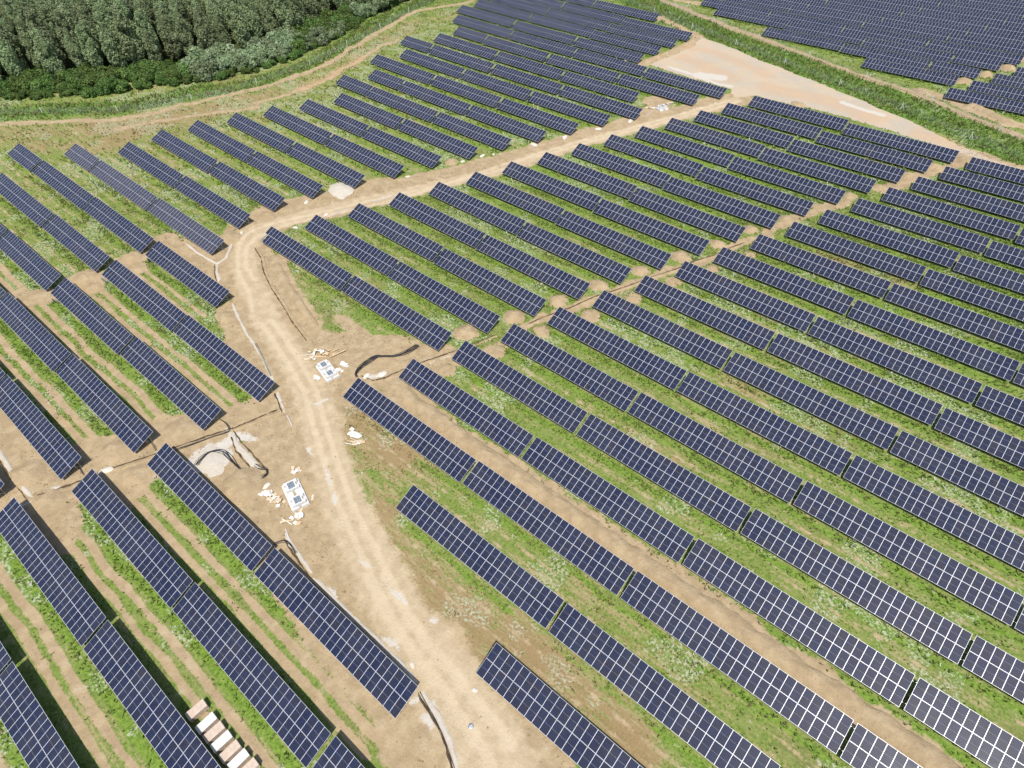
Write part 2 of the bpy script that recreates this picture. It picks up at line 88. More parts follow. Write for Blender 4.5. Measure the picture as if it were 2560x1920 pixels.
TRENCH = [(0.55,[(-47.9,11.33),(-43.57,11.26),(-38.67,11.18),(-33.4,11.2),(-28.74,11.12),(-25.2,10.86)],'s'),(0.6,[(-24.47,10.56),(-22.37,10.15),(-19.75,9.55),(-17.18,8.53),(-14.79,7.2),(-13.13,6.42)],'s'),(0.5,[(-56.71,13.09),(-54.56,12.58),(-53.22,12.43),(-51.02,12.05),(-47.64,11.55)],'s'),(0.5,[(-139.49,45.09),(-133.98,44.81),(-129.45,45.04),(-126.22,45.42),(-126.77,47.91),(-129.61,50.99),(-131.7,53.0),(-132.77,56.63)],'n'),(0.5,[(-126.32,45.34),(-123.22,43.37),(-119.35,41.65)],'s'),(0.45,[(-111.32,39.49),(-106.0,37.53),(-100.67,35.9),(-96.45,34.94),(-91.8,33.66),(-86.6,31.85),(-84.98,31.22)],'s'),(0.45,[(-82.92,30.26),(-80.08,29.24),(-77.72,28.28),(-76.87,27.91)],'s'),(0.5,[(-80.67,19.54),(-76.35,17.85),(-73.58,17.6),(-70.3,17.23)],'s'),(0.75,[(-81.92,19.19),(-78.12,18.33),(-74.57,18.04),(-71.11,17.79),(-69.19,17.55)],'n'),(0.6,[(-113.01,-8.51),(-106.64,-8.7),(-101.12,-9.03),(-96.56,-9.06),(-93.13,-9.04)],'s'),(0.6,[(-92.9,-9.13),(-91.81,-7.1),(-90.52,-4.01),(-90.04,-2.73),(-89.5,-0.51),(-88.36,2.24),(-86.45,6.3),(-84.59,10.52),(-82.92,14.34),(-81.49,17.52),(-80.31,20.01),(-79.18,23.36),(-78.51,25.84),(-77.7,27.76)],'n'),(0.4,[(-95.68,-11.17),(-92.91,-10.53),(-92.76,-9.02)],'n'),(0.5,[(-125.86,55.41),(-120.51,53.79),(-114.63,50.6),(-109.18,48.58),(-101.42,46.27),(-96.39,44.61),(-89.08,42.85)],'s'),(0.45,[(-73.73,42.5),(-70.41,43.08),(-68.92,45.28),(-67.85,49.14),(-66.05,53.69),(-64.83,56.36),(-62.83,60.97),(-61.0,65.96),(-60.1,68.93)],'n'),(0.45,[(-57.61,73.92),(-56.54,76.89),(-55.38,80.2),(-53.53,84.36),(-52.42,87.97),(-51.45,91.01),(-49.1,95.72),(-47.48,99.37),(-44.95,105.66),(-42.23,111.4),(-40.37,116.82),(-37.94,121.34),(-36.3,126.46),(-34.08,131.83)],'n')]
CABLES = [(10,0.45,[(-70.88,55.9),(-71.11,52.89),(-72.18,50.75),(-73.95,49.28),(-74.9,48.29),(-75.09,46.05),(-74.93,44.12),(-74.46,42.69),(-73.52,42.08)],'thick bundle of black cables looping from trench to the near table corner'),(6,0.35,[(-78.47,11.22),(-79.04,12.56),(-79.19,14.09),(-78.59,15.16),(-77.51,15.79),(-75.9,15.78),(-73.88,15.63),(-71.7,15.64),(-69.78,15.66),(-68.5,16.1),(-68.04,17.1),(-68.14,17.99),(-69.05,18.33),(-69.98,17.86),(-71.19,17.66)],'black cables curled in an S over the pale gravel heap'),(4,0.2,[(-56.39,10.94),(-55.75,12.18),(-54.69,12.47),(-53.2,12.21),(-52.53,12.02)],'short black cables bending out from under the long table'),(3,0.12,[(-84.22,10.74),(-82.89,13.88),(-81.81,16.58),(-80.93,18.32),(-81.07,19.22),(-82.62,19.64),(-84.52,19.45)],'black cables laid along the pale trench to a table corner'),(2,0.1,[(-24.28,10.17),(-22.52,9.67),(-20.11,9.09),(-18.28,8.44),(-15.37,7.01),(-14.06,6.41)],'dark cable along the pale trench beside the track at the bottom'),(2,0.1,[(-96.62,35.25),(-91.8,33.66),(-86.47,31.76)],'thin dark cable along the pale trench left of the track'),(2,0.08,[(-90.04,9.08),(-87.62,8.81),(-86.77,8.55)],'short cable dropping from a table corner to the trench'),(2,0.08,[(-94.42,-1.28),(-92.18,-1.55),(-91.19,-1.63)],'short cable between two table corners across the lower trench')]
CRATES = [(-44.19,-9.1),(-41.89,-9.14),(-40.27,-9.1),(-38.67,-9.07),(-36.95,-9.02),(-35.36,-8.91),(-33.7,-8.77)]
SITEA = [(-81.85,38.76),(-77.03,37.63),(-75.91,40.03),(-80.96,41.42)]
SITEB = [(-64.16,18.01),(-58.84,16.09),(-57.7,18.85),(-62.87,20.41)]
SITEC = [(-89.89,182.46),(-87.45,181.64),(-86.23,184.49),(-89.07,186.02)]
BOARDS = [(-83.94,42.11,2.6,1.1,20,'wood','long heap of loose boards and cardboard behind the upper white foundation'),(-84.32,39.81,0.9,0.7,7,'card','cardboard sheets at the left corner of the upper white foundation'),(-77.77,42.77,0.8,0.7,11,'pale','round heap of pale board scraps right of the upper white foundation'),(-79.06,37.17,0.8,0.5,6,'pale','small pale scraps by the track below the upper foundation'),(-77.72,41.28,0.6,0.5,7,'pale','crumpled white sheets touching the right side of the upper foundation'),(-64.6,15.5,1.2,0.7,14,'pale','heap of white boards left of the lower white foundation'),(-62.67,15.69,1.1,0.8,14,'card','heap of pinkish boards nearer the lower foundation corner'),(-65.04,21.36,0.8,0.7,9,'card','scrap heap with a round board above the lower foundation'),(-57.55,16.37,1.0,0.7,14,'pale','scrap boards heaped below the lower foundation front edge'),(-57.94,14.55,1.3,0.3,6,'wood','long yellow planks lying below the lower foundation'),(-61.71,31.73,1.0,0.6,13,'wood','fan of splintered boards below the white sack right of the track'),(-64.24,32.97,0.5,0.35,5,'card','small brown cardboard pile touching the top of the white sack'),(-87.84,188.25,2.0,1.0,12,'wood','wood and cardboard heap behind the far white foundation'),(-91.26,182.3,1.4,0.7,9,'card','pale board scraps left of the far white foundation')]
SACK = (-63.13,32.6)
BEAM = [(-81.63,42.23),(-80.71,45.52)]
ROCKS = [(-121.38,101.67,0.5),(-115.35,117.69,0.55),(-113.16,123.92,0.7),(-111.29,126.61,0.4),(-109.99,128.12,0.3),(-105.54,138.52,0.9),(-101.28,148.21,0.9),(-96.49,159.09,0.7),(-91.43,169.66,0.9),(-132.06,75.28,0.6),(-123.38,74.77,0.6),(-124.63,66.17,0.5),(-126.71,79.56,0.2),(-132.99,56.44,0.4),(-131.11,52.23,0.4),(-132.12,53.92,0.3),(-89.28,1.32,0.7),(-89.67,0.54,0.4),(-66.17,16.49,0.5),(-58.76,20.03,0.25),(-58.42,19.69,0.2),(-72.4,43.52,0.6),(-70.43,45.62,0.8),(-56.03,28.1,0.12),(-27.44,12.0,0.3),(-18.91,14.94,0.3),(-76.55,198.17,0.35),(-78.78,192.41,0.3),(-79.95,189.89,0.25),(-63.66,134.15,0.2)]
RAILS = [[(-119.45,86.75),(-117.76,88.89),'grey steel rail lying beside the upper track'],[(-117.74,89.29),(-117.14,92.05),'short steel rail lying crosswise beside the upper track'],[(-118.94,90.17),(-117.63,89.38),'tiny upright steel offcut beside the upper track'],[(-121.82,75.38),(-121.68,78.47),'steel rail end lying above the second table from the bend'],[(-121.92,78.48),(-121.08,80.27),'thin steel rail lying right of the pale rock near the bend'],[(-75.98,27.76),(-73.31,26.84),'thin white pipe lying in soil left of the main track'],[(-57.22,13.58),(-54.95,12.76),'thin white rod standing in soil by the long lower table'],[(-89.53,176.68),(-89.81,180.76),'pale rod lying left of the far white foundation']]
LEAN = [(-137.96,35.72,'d'),(-138.77,25.42,'w'),(-139.57,15.27,'d')]
FOAM = [(-16.5,11.55)]
SOIL_BANK = [(-68,46.3),(-62,44.8),(-40,44.2),(-10,44.0),(20,44.0),(40,44.0)]
SIDE_BANK = [(-116.33,54.35),(-107.7,50.9),(-100.58,48.98),(-95.04,47.17),(-90.05,45.67)]
FAR_BANK = [(-12.84,241.5),(-9.78,242.58),(-5.43,240.49),(-0.97,237.18),(3.21,236.26)]
PAD_BANK = [(-113.42,213.85),(-111.37,224.62),(-109.91,235.28),(-109.04,246.66)]


def ter(x, y):
    x = np.clip(x, -430, 150)
    y = np.clip(y, -80, 430)
    return (Q[0]*x*x + Q[1]*x*y + Q[2]*y*y)/1e4

def terf(x, y):
    return float(ter(x, y))

# ------------------------------------------------------------------ helpers
def new_obj(name, data, parent=None, loc=None, rot=None):
    o = bpy.data.objects.new(name, data)
    COL.objects.link(o)
    if parent: o.parent = parent
    if loc: o.location = loc
    if rot: o.rotation_euler = rot
    return o

def tag(o, label=None, cat=None, group=None, kind=None):
    if label: o['label'] = label
    if cat: o['category'] = cat
    if group: o['group'] = group
    if kind: o['kind'] = kind
    return o

class MB:
    """collects shapes, builds one mesh"""
    def __init__(s): s.v = []; s.f = []; s.m = []
    def box(s, c, d, rz=0.0, rx=0.0, ry=0.0, m=0, taper=1.0):
        n = len(s.v); M = Matrix.Rotation(rz, 3, 'Z') @ Matrix.Rotation(ry, 3, 'Y') @ Matrix.Rotation(rx, 3, 'X')
        for z in (-.5, .5):
            t = taper if z > 0 else 1.0
            for x, y in ((-.5, -.5), (.5, -.5), (.5, .5), (-.5, .5)):
                p = M @ Vector((x*d[0]*t, y*d[1]*t, z*d[2])); s.v.append((p.x+c[0], p.y+c[1], p.z+c[2]))
        for q in ((0, 3, 2, 1), (4, 5, 6, 7), (0, 1, 5, 4), (1, 2, 6, 5), (2, 3, 7, 6), (3, 0, 4, 7)):
            s.f.append(tuple(n+i for i in q)); s.m.append(m)
        return s
    def bar(s, a, b, w, h=None, m=0):
        a = Vector(a); b = Vector(b); h = h or w
        d = b-a; L = d.length
        z = d/L; up = Vector((0, 0, 1)) if abs(z.z) < .95 else Vector((0, 1, 0))
        x = up.cross(z).normalized(); y = z.cross(x); n = len(s.v)
        for p in (a, b):
            for i, j in ((-.5, -.5), (.5, -.5), (.5, .5), (-.5, .5)):
                q = p + x*w*i + y*h*j; s.v.append((q.x, q.y, q.z))
        for q in ((0, 3, 2, 1), (4, 5, 6, 7), (0, 1, 5, 4), (1, 2, 6, 5), (2, 3, 7, 6), (3, 0, 4, 7)):
            s.f.append(tuple(n+i for i in q)); s.m.append(m)
        return s
    def tube(s, pts, r, k=5, m=0):
        n0 = len(s.v); N = len(pts)
        for i, p in enumerate(pts):
            p = Vector(p); d = (Vector(pts[min(i+1, N-1)]) - Vector(pts[max(i-1, 0)])).normalized()
            x = Vector((0, 0, 1)).cross(d)
            x = x.normalized() if x.length > 1e-4 else Vector((1, 0, 0)); y = d.cross(x)
            for j in range(k):
                a = 2*math.pi*j/k; q = p + x*r*math.cos(a) + y*r*math.sin(a); s.v.append((q.x, q.y, q.z))
        for i in range(N-1):
            for j in range(k):
                s.f.append((n0+i*k+j, n0+i*k+(j+1) % k, n0+(i+1)*k+(j+1) % k, n0+(i+1)*k+j)); s.m.append(m)
        s.f.append(tuple(n0+j for j in reversed(range(k)))); s.m.append(m)
        s.f.append(tuple(n0+(N-1)*k+j for j in range(k))); s.m.append(m)
        return s
    def mesh(s, name, mats, smooth=False):
        me = bpy.data.meshes.new(name)
        me.from_pydata(s.v, [], s.f)
        for x in (mats if isinstance(mats, (list, tuple)) else [mats]): me.materials.append(x)
        if any(s.m): me.polygons.foreach_set('material_index', s.m)
        if smooth: me.polygons.foreach_set('use_smooth', [True]*len(s.f))
        me.update()
        return me

def np_mesh(name, verts, faces, mat, attrs=None, smooth=False):
    """verts (n,3), faces (m,k) arrays -> mesh, fast"""
    me = bpy.data.meshes.new(name)
    verts = np.asarray(verts, np.float32); faces = np.asarray(faces, np.int32)
    m, k = faces.shape
    me.vertices.add(len(verts)); me.vertices.foreach_set('co', verts.ravel())
    me.loops.add(m*k); me.loops.foreach_set('vertex_index', faces.ravel())
    me.polygons.add(m)
    me.polygons.foreach_set('loop_start', np.arange(0, m*k, k, dtype=np.int32))
    me.polygons.foreach_set('loop_total', np.full(m, k, np.int32))
    if smooth: me.polygons.foreach_set('use_smooth', np.ones(m, bool))
    me.update(calc_edges=True)
    if attrs:
        for a, v in attrs.items():
            v = np.asarray(v, np.float32)
            if v.ndim == 1:
                at = me.attributes.new(a, 'FLOAT', 'POINT'); at.data.foreach_set('value', v)
            else:
                at = me.attributes.new(a, 'FLOAT_COLOR', 'POINT')
                at.data.foreach_set('color', np.concatenate([v, np.ones((len(v), 1), np.float32)], 1).ravel())
    me.materials.append(mat)
    return me

rV, uV, bV = (np.array(v) for v in CAM[1:4]); camz = CAM[0]
def in_frame(x, y, m=120):
    z = ter(x, y)-camz; Q_ = np.stack([x, y, z], 1); zc = -(Q_@bV)
    X_ = 1280+CAM[4]*(Q_@rV)/zc; Y_ = 960-CAM[4]*(Q_@uV)/zc
    return (X_ > -m) & (X_ < 2560+m) & (Y_ > -m) & (Y_ < 1920+m) & (zc > 0)
FWD = np.array([-.637, .771]); RGT = np.array([.771, .637])
# ---------- node helper
class NT:
    def __init__(s, name):
        s.mat = bpy.data.materials.new(name); s.mat.use_nodes = True
        s.t = s.mat.node_tree; s.n = s.t.nodes; s.n.clear()
        s.out = s.n.new('ShaderNodeOutputMaterial'); s.b = s.n.new('ShaderNodeBsdfPrincipled')
        s.t.links.new(s.b.outputs[0], s.out.inputs[0])
        s._co = None
    def link(s, a, b): s.t.links.new(a, b)
    def put(s, sock, v):
        if hasattr(v, 'is_output') or isinstance(v, bpy.types.NodeSocket): s.link(v, sock)
        elif isinstance(v, (tuple, list)) and len(v) == 3 and len(sock.default_value) == 4: sock.default_value = (*v, 1)
        else: sock.default_value = v
    def co(s):
        if s._co is None:
            s._co = s.n.new('ShaderNodeTexCoord').outputs['Object']
        return s._co
    def geo(s):
        return s.n.new('ShaderNodeNewGeometry').outputs['Position']
    def mapping(s, v, scale, rot=(0, 0, 0), loc=(0, 0, 0)):
        m = s.n.new('ShaderNodeMapping'); s.link(v, m.inputs[0]); m.inputs['Scale'].default_value = scale
        m.inputs['Rotation'].default_value = rot; m.inputs['Location'].default_value = loc
        return m.outputs[0]
    def noise(s, scale, detail=4, rough=.55, v=None, dist=0.0, out=0):
        n = s.n.new('ShaderNodeTexNoise'); s.link(v or s.co(), n.inputs['Vector'])
        n.inputs['Scale'].default_value = scale; n.inputs['Detail'].default_value = detail
        n.inputs['Roughness'].default_value = rough; n.inputs['Distortion'].default_value = dist
        return n.outputs[out]
    def vor(s, scale, v=None, out='Distance'):
        n = s.n.new('ShaderNodeTexVoronoi'); s.link(v or s.co(), n.inputs['Vector']); n.inputs['Scale'].default_value = scale
        return n.outputs[out]
    def math(s, op, a, b=0.0, c=None):
        n = s.n.new('ShaderNodeMath'); n.operation = op
        s.put(n.inputs[0], a); s.put(n.inputs[1], b)
        if c is not None: s.put(n.inputs[2], c)
        return n.outputs[0]
    def ramp(s, v, lo, hi, a=0.0, b=1.0):
        n = s.n.new('ShaderNodeMapRange'); n.interpolation_type = 'SMOOTHSTEP'
        s.put(n.inputs['Value'], v); n.inputs['From Min'].default_value = lo; n.inputs['From Max'].default_value = hi
        n.inputs['To Min'].default_value = a; n.inputs['To Max'].default_value = b
        return n.outputs[0]
    def mix(s, f, a, b):
        n = s.n.new('ShaderNodeMix'); n.data_type = 'RGBA'
        s.put(n.inputs[0], f); s.put(n.inputs[6], a); s.put(n.inputs[7], b)
        return n.outputs[2]
    def attr(s, name, out='Fac'):
        n = s.n.new('ShaderNodeAttribute'); n.attribute_name = name
        return n.outputs[out]
    def bump(s, h, strength=.5, dist=.1):
        n = s.n.new('ShaderNodeBump'); n.inputs['Strength'].default_value = strength; n.inputs['Distance'].default_value = dist
        s.link(h, n.inputs['Height']); s.link(n.outputs[0], s.b.inputs['Normal'])
    def fin(s, col, rough=.9, spec=.2, metal=0.0):
        s.put(s.b.inputs['Base Color'], col); s.put(s.b.inputs['Roughness'], rough)
        s.put(s.b.inputs['Specular IOR Level'], spec); s.b.inputs['Metallic'].default_value = metal
        return s.mat

def simple(name, col, rough=.8, spec=.3, metal=0.0, var=.25, scale=3.0, bump=0.0):
    t = NT(name)
    n = t.noise(scale, 6, .6)
    c = t.mix(t.ramp(n, .3, .7), tuple(c*(1-var) for c in col), tuple(min(1, c*(1+var)) for c in col))
    if bump: t.bump(n, bump, .05)
    return t.fin(c, rough, spec, metal)

# ------------------------------------------------------------------ distance fields over the site
def sdist(X, Y, pts, reach=12.0):
    """distance of points to polyline (far ones = reach)"""
    out = np.full(X.shape, reach, np.float32)
    P = np.array(pts, np.float32)
    lo = P.min(0)-reach; hi = P.max(0)+reach
    idx = np.nonzero((X > lo[0]) & (X < hi[0]) & (Y > lo[1]) & (Y < hi[1]))[0]
    if not len(idx): return out
    x = X[idx]; y = Y[idx]; d2 = np.full(x.shape, reach*reach, np.float32)
    if len(P) == 1: d2 = (x-P[0, 0])**2 + (y-P[0, 1])**2
    for a, b in zip(P[:-1], P[1:]):
        e = b-a; L = float(e@e)+1e-9
        t = np.clip(((x-a[0])*e[0] + (y-a[1])*e[1])/L, 0, 1)
        d2 = np.minimum(d2, (x-a[0]-t*e[0])**2 + (y-a[1]-t*e[1])**2)
    out[idx] = np.minimum(np.sqrt(d2), reach)
    return out

def inpoly(X, Y, poly):
    P = np.array(poly); c = np.zeros(X.shape, bool)
    for a, b in zip(P, np.roll(P, -1, 0)):
        k = ((a[1] > Y) != (b[1] > Y))
        with np.errstate(divide='ignore', invalid='ignore'):
            k &= X < (b[0]-a[0])*(Y-a[1])/(b[1]-a[1]+1e-12) + a[0]
        c ^= k
    return c

def strokes(X, Y, S, soft=1.6):
    """soft 0..1 field: .5 on the stroke's edge"""
    f = np.zeros(X.shape, np.float32)
    for hw, pts in S:
        d = sdist(X, Y, pts, hw+soft*2)
        f = np.maximum(f, np.clip(.5 + (hw-d)/(2*soft), 0, 1))
    return f

def vnoise(X, Y, s, seed=0):
    """cheap smooth value noise"""
    r = np.random.default_rng(seed); T = r.random((256, 256)).astype(np.float32)
    u = X/s+1000; v = Y/s+1000; i = np.floor(u).astype(int); j = np.floor(v).astype(int); fu = u-i; fv = v-j
    fu = fu*fu*(3-2*fu); fv = fv*fv*(3-2*fv)
    g = lambda a, b: T[a % 256, b % 256]
    return (g(i, j)*(1-fu)+g(i+1, j)*fu)*(1-fv) + (g(i, j+1)*(1-fu)+g(i+1, j+1)*fu)*fv

def _offset(pts, d):
    out = []
    for i, p in enumerate(pts):
        a = Vector(pts[max(i-1, 0)]); b = Vector(pts[min(i+1, len(pts)-1)]); t = (b-a).normalized()
        out.append((p[0]-t.y*d, p[1]+t.x*d))
    return out

def fields(X, Y):
    X = np.asarray(X, np.float32); Y = np.asarray(Y, np.float32)
    F = {}
    warpx = (vnoise(X, Y, 5.0, 3)-.5)*2.2 + (vnoise(X, Y, 1.6, 4)-.5)*1.0
    warpy = (vnoise(X, Y, 5.0, 5)-.5)*2.2 + (vnoise(X, Y, 1.6, 6)-.5)*1.0
    Xs = X + warpx*.8; Ys = Y + warpy*.8
    F['soil'] = strokes(Xs, Ys, SOIL, 1.3)
    tr = np.zeros(X.shape, np.float32)
    Xm = X + warpx*.28; Ym = Y + warpy*.28
    for i in range(len(MAIN)-1):
        hw = (MAINW[i]+MAINW[i+1])/2*.93
        d = sdist(Xm, Ym, MAIN[i:i+2], hw+3)
        tr = np.maximum(tr, np.clip(.5+(hw-d)/2.4, 0, 1))
    F['track'] = tr
    F['rut'] = np.maximum.reduce([np.clip(1.15-sdist(X, Y, p, 3)/w, 0, 1) for p, w in ((RUTL, .8), (RUTR, .8), (RUTC, 1.2), (RUTD, 1.2), (_offset(MAIN[3:13], 1.05), .8), (_offset(MAIN[3:13], -1.05), .8))])
    pad = inpoly(X+warpx*.5, Y+warpy*.5, PAD).astype(np.float32)
    F['pad'] = pad
    F['orange'] = strokes(Xs, Ys, ORANGE, 2.0)
    F['chalk'] = strokes(X+warpx*.35, Y+warpy*.35, CHALK, .5)
    F['belt'] = strokes(Xs, Ys, BELT, 1.5)
    # rows
    lush = np.zeros(X.shape, np.float32); rows = np.zeros(X.shape, np.float32); under = np.zeros(X.shape, np.float32)
    base = {'M': 1.0, 'N': 1.0, 'C': .42, 'B': .34, 'L': .42, 'F': .2, 'G': .2}
    for b, r, L, Rr, y0, n in TABS:
        k = np.nonzero((X > L-1.5) & (X < Rr+1.5) & (Y > y0-8.4) & (Y < y0+3))[0]
        if not len(k): continue
        v = Y[k]-y0 + (vnoise(X[k], Y[k], 6, 9)-.5)*.7
        e = np.clip((X[k]-L+1.5)/2, 0, 1)*np.clip((Rr+1.5-X[k])/2, 0, 1)
        band = np.exp(-((v+3.0)/.75)**2)
        lush[k] = np.maximum(lush[k], band*e)
        under[k] = np.maximum(under[k], np.clip((2.4-np.abs(v))/.8, 0, 1)*e)
        w1 = np.exp(-((v+4.75)/.55)**2); w2 = np.exp(-((v+6.85)/.55)**2)
        mod = .55+.9*vnoise(X[k], Y[k], 9, 61)*(.5+vnoise(X[k], Y[k], 2.5, 62))
        rr = (np.maximum(w1, w2)*base[b] + (base[b]*.25)*np.clip(1-np.abs(v+5.7)/2.3, 0, 1))*np.clip(mod, 0, 1.05)
        rows[k] = np.maximum(rows[k], rr*e)
    F['lush'] = lush; F['wheel'] = rows; F['under'] = under
    # dryness by area
    dry = np.zeros(X.shape, np.float32)
    def blob(cx, cy, rx, ry, a):
        return a*np.exp(-(((X-cx)/rx)**2+((Y-cy)/ry)**2))
    dry += blob(-185, 75, 60, 50, .30) + blob(-175, 150, 45, 60, .28) + blob(-66, 38, 9, 7, .8) + blob(-50, 33, 10, 4, .5)
    dry += blob(-20, 23, 18, 4.0, .8) + blob(-10, 34, 22, 3.5, .45) + blob(-45, 20, 5, 5, .4) + blob(-100, 62, 6, 20, .2)
    dry += blob(-110, 50, 8, 12, .6) + blob(-20, 75, 25, 40, .18) + blob(-205, 60, 25, 40, .3) + blob(5, 60, 25, 50, .12)
    F['dry'] = np.clip(dry*.7 + strokes(Xs, Ys, DRYS, 2.2)*np.where((X < -150), .34, .62)*(.5+.9*vnoise(X, Y, 6, 81)), 0, 1)
    fl = vnoise(X, Y, 7, 21)*.6 + vnoise(X, Y, 2.2, 22)*.4
    west = np.clip((-X-60)/120, 0, 1)
    F['flower'] = np.clip((fl-.56+.08*west)*7, 0, 1)*(1-F['soil'])*(1-tr)
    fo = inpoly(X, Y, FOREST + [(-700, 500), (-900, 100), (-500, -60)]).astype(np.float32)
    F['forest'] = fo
    for k in F: F[k] = F[k].astype(np.float32)
    return F

# ------------------------------------------------------------------ materials
def ground_material():
    t = NT('ground_soil_and_grass')
    p = t.co()
    n_big = t.noise(.09, 5, .6); n_mid = t.noise(.55, 7, .62); n_fine = t.noise(2.6, 8, .68); n_grit = t.noise(9.0, 6, .7)
    n_row = t.noise(1.0, 7, .65, v=t.mapping(p, (.16, 1.05, 1)))
    n_row2 = t.noise(1.0, 6, .7, v=t.mapping(p, (.5, 2.6, 1), loc=(9, 4, 0)))
    jit = t.math('ADD', t.math('MULTIPLY', t.math('SUBTRACT', n_mid, .5), 1.1), t.math('MULTIPLY', t.math('SUBTRACT', n_fine, .5), .9))
    def mask(a, gain=1.0, w=.10, bias=0.0):
        v = t.math('ADD', t.attr(a), t.math('MULTIPLY', jit, gain))
        return t.ramp(v, .5-w+bias, .5+w+bias)
    # grass: yellow green, mid green, dark green, olive brown
    g = t.mix(t.ramp(n_fine, .34, .62), (.095, .155, .026), (.215, .275, .065))
    g = t.mix(t.ramp(n_mid, .42, .66), g, t.mix(n_grit, (.16, .215, .052), (.26, .285, .095)))
    g = t.mix(t.ramp(n_big, .5, .7, 0, .6), g, t.mix(n_fine, (.13, .13, .045), (.28, .25, .11)))
    # bare, sandy and straw streaks along rows
    straw = t.mix(n_grit, (.30, .235, .115), (.45, .365, .21))
    rust = t.mix(n_fine, (.21, .135, .070), (.36, .245, .125))
    st = t.math('ADD', t.math('ADD', n_row, t.math('MULTIPLY', t.math('SUBTRACT', n_fine, .5), .5)), t.math('MULTIPLY', t.attr('dry'), .20))
    g = t.mix(t.ramp(st, .55, .66, 0, .72), g, straw)
    g = t.mix(t.ramp(t.math('ADD', n_row2, t.math('MULTIPLY', t.attr('dry'), .32)), .62, .76, 0, .8), g, rust)
    lush = t.mix(t.ramp(n_fine, .35, .65), (.095, .175, .022), (.20, .30, .045))
    g = t.mix(t.math('MULTIPLY', t.ramp(t.math('ADD', t.math('SUBTRACT', t.attr('lush'), t.math('MULTIPLY', t.attr('dry'), .8)), t.math('MULTIPLY', jit, .8)), .35, .7), .85), g, lush)
    belt = t.mix(t.ramp(n_fine, .3, .65), (.085, .16, .028), (.165, .255, .055))
    belt = t.mix(t.ramp(n_big, .52, .66, 0, .7), belt, (.17, .185, .045))
    g = t.mix(mask('belt', .8, .2), g, belt)
    g = t.mix(t.math('MULTIPLY', mask('flower', .9, .12), t.ramp(n_fine, .48, .62)), g, (.40, .43, .30))
    # soil
    s, crack = soil_colour(t, n_big, n_mid, n_fine)
    c = t.mix(t.ramp(t.math('ADD', t.attr('wheel'), t.math('MULTIPLY', jit, .62)), .36, .58), g, s)
    c = t.mix(mask('soil', .75, .12), c, s)
    # sparse weeds on soil
    weeds = t.math('MULTIPLY', t.ramp(n_mid, .60, .70), t.ramp(n_fine, .52, .62))
    c = t.mix(t.math('MULTIPLY', weeds, .75), c, (.13, .185, .05))
    # pad, orange and chalk
    pd = t.mix(t.ramp(n_big, .4, .6), (.50, .40, .285), (.45, .385, .30))
    pd = t.mix(t.ramp(n_mid, .55, .75, 0, .5), pd, (.55, .43, .30))
    c = t.mix(mask('pad', .35, .15), c, pd)
    c = t.mix(t.math('MULTIPLY', mask('orange', 1.3, .4), t.ramp(n_fine, .35, .7, .25, .65)), c, (.50, .32, .19))
    # track
    tk = t.mix(t.ramp(n_mid, .35, .7), (.430, .335, .212), (.515, .410, .268))
    tk = t.mix(t.ramp(n_grit, .55, .75, 0, .35), tk, (.40, .30, .18))
    tk = t.mix(t.ramp(n_big, .5, .7, 0, .5), tk, (.52, .395, .262))
    c = t.mix(mask('track', .8, .32), c, tk)
    c = t.mix(t.math('MULTIPLY', mask('rut', 1.1, .35), .5), c, (.60, .49, .34))
    c = t.mix(mask('chalk', 1.5, .25), c, t.mix(n_fine, (.46, .41, .335), (.62, .58, .52)))
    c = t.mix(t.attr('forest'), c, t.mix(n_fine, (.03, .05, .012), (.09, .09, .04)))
    h = t.math('ADD', t.math('MULTIPLY', n_fine, .7), t.math('MULTIPLY', n_mid, .9))
    h = t.math('ADD', h, t.math('MULTIPLY', crack, .18))
    t.bump(h, .85, .22)
    return t.fin(c, .95, .12)

def soil_colour(t, n_big, n_mid, n_fine):
    s = t.mix(t.ramp(n_mid, .35, .68), (.350, .260, .154), (.445, .342, .210))
    s = t.mix(t.ramp(n_fine, .56, .70, 0, .45), s, (.240, .168, .095))
    s = t.mix(t.ramp(n_big, .52, .68, 0, .5), s, (.440, .326, .188))
    s = t.mix(t.ramp(t.noise(6.5, 5, .7, v=t.geo()), .58, .70, 0, .6), s, (.185, .130, .075))
    crack = t.ramp(t.math('ADD', t.vor(1.5, v=t.geo()), t.math('MULTIPLY', n_fine, .5)), .30, .38)
    s = t.mix(t.math('MULTIPLY', t.math('SUBTRACT', 1.0, crack), .45), s, (.20, .135, .07))
    return s, crack

def soil_material(name='heap_soil', pale=False, mul=1.0):
    t = NT(name)
    p = t.geo()
    n_big = t.noise(.09, 5, .6, v=p); n_mid = t.noise(.55, 7, .62, v=p); n_fine = t.noise(2.6, 8, .68, v=p)
    c, crack = soil_colour(t, n_big, n_mid, n_fine)
    if pale: c = t.mix(n_mid, t.mix(n_fine, (.40, .345, .265), (.56, .50, .42)), (.58, .53, .45))
    h = t.math('ADD', t.math('MULTIPLY', n_fine, .7), t.math('MULTIPLY', n_mid, .9))
    h = t.math('ADD', h, t.math('MULTIPLY', crack, .18))
    t.bump(h, .85, .22)
    return t.fin(c, .95, .12)

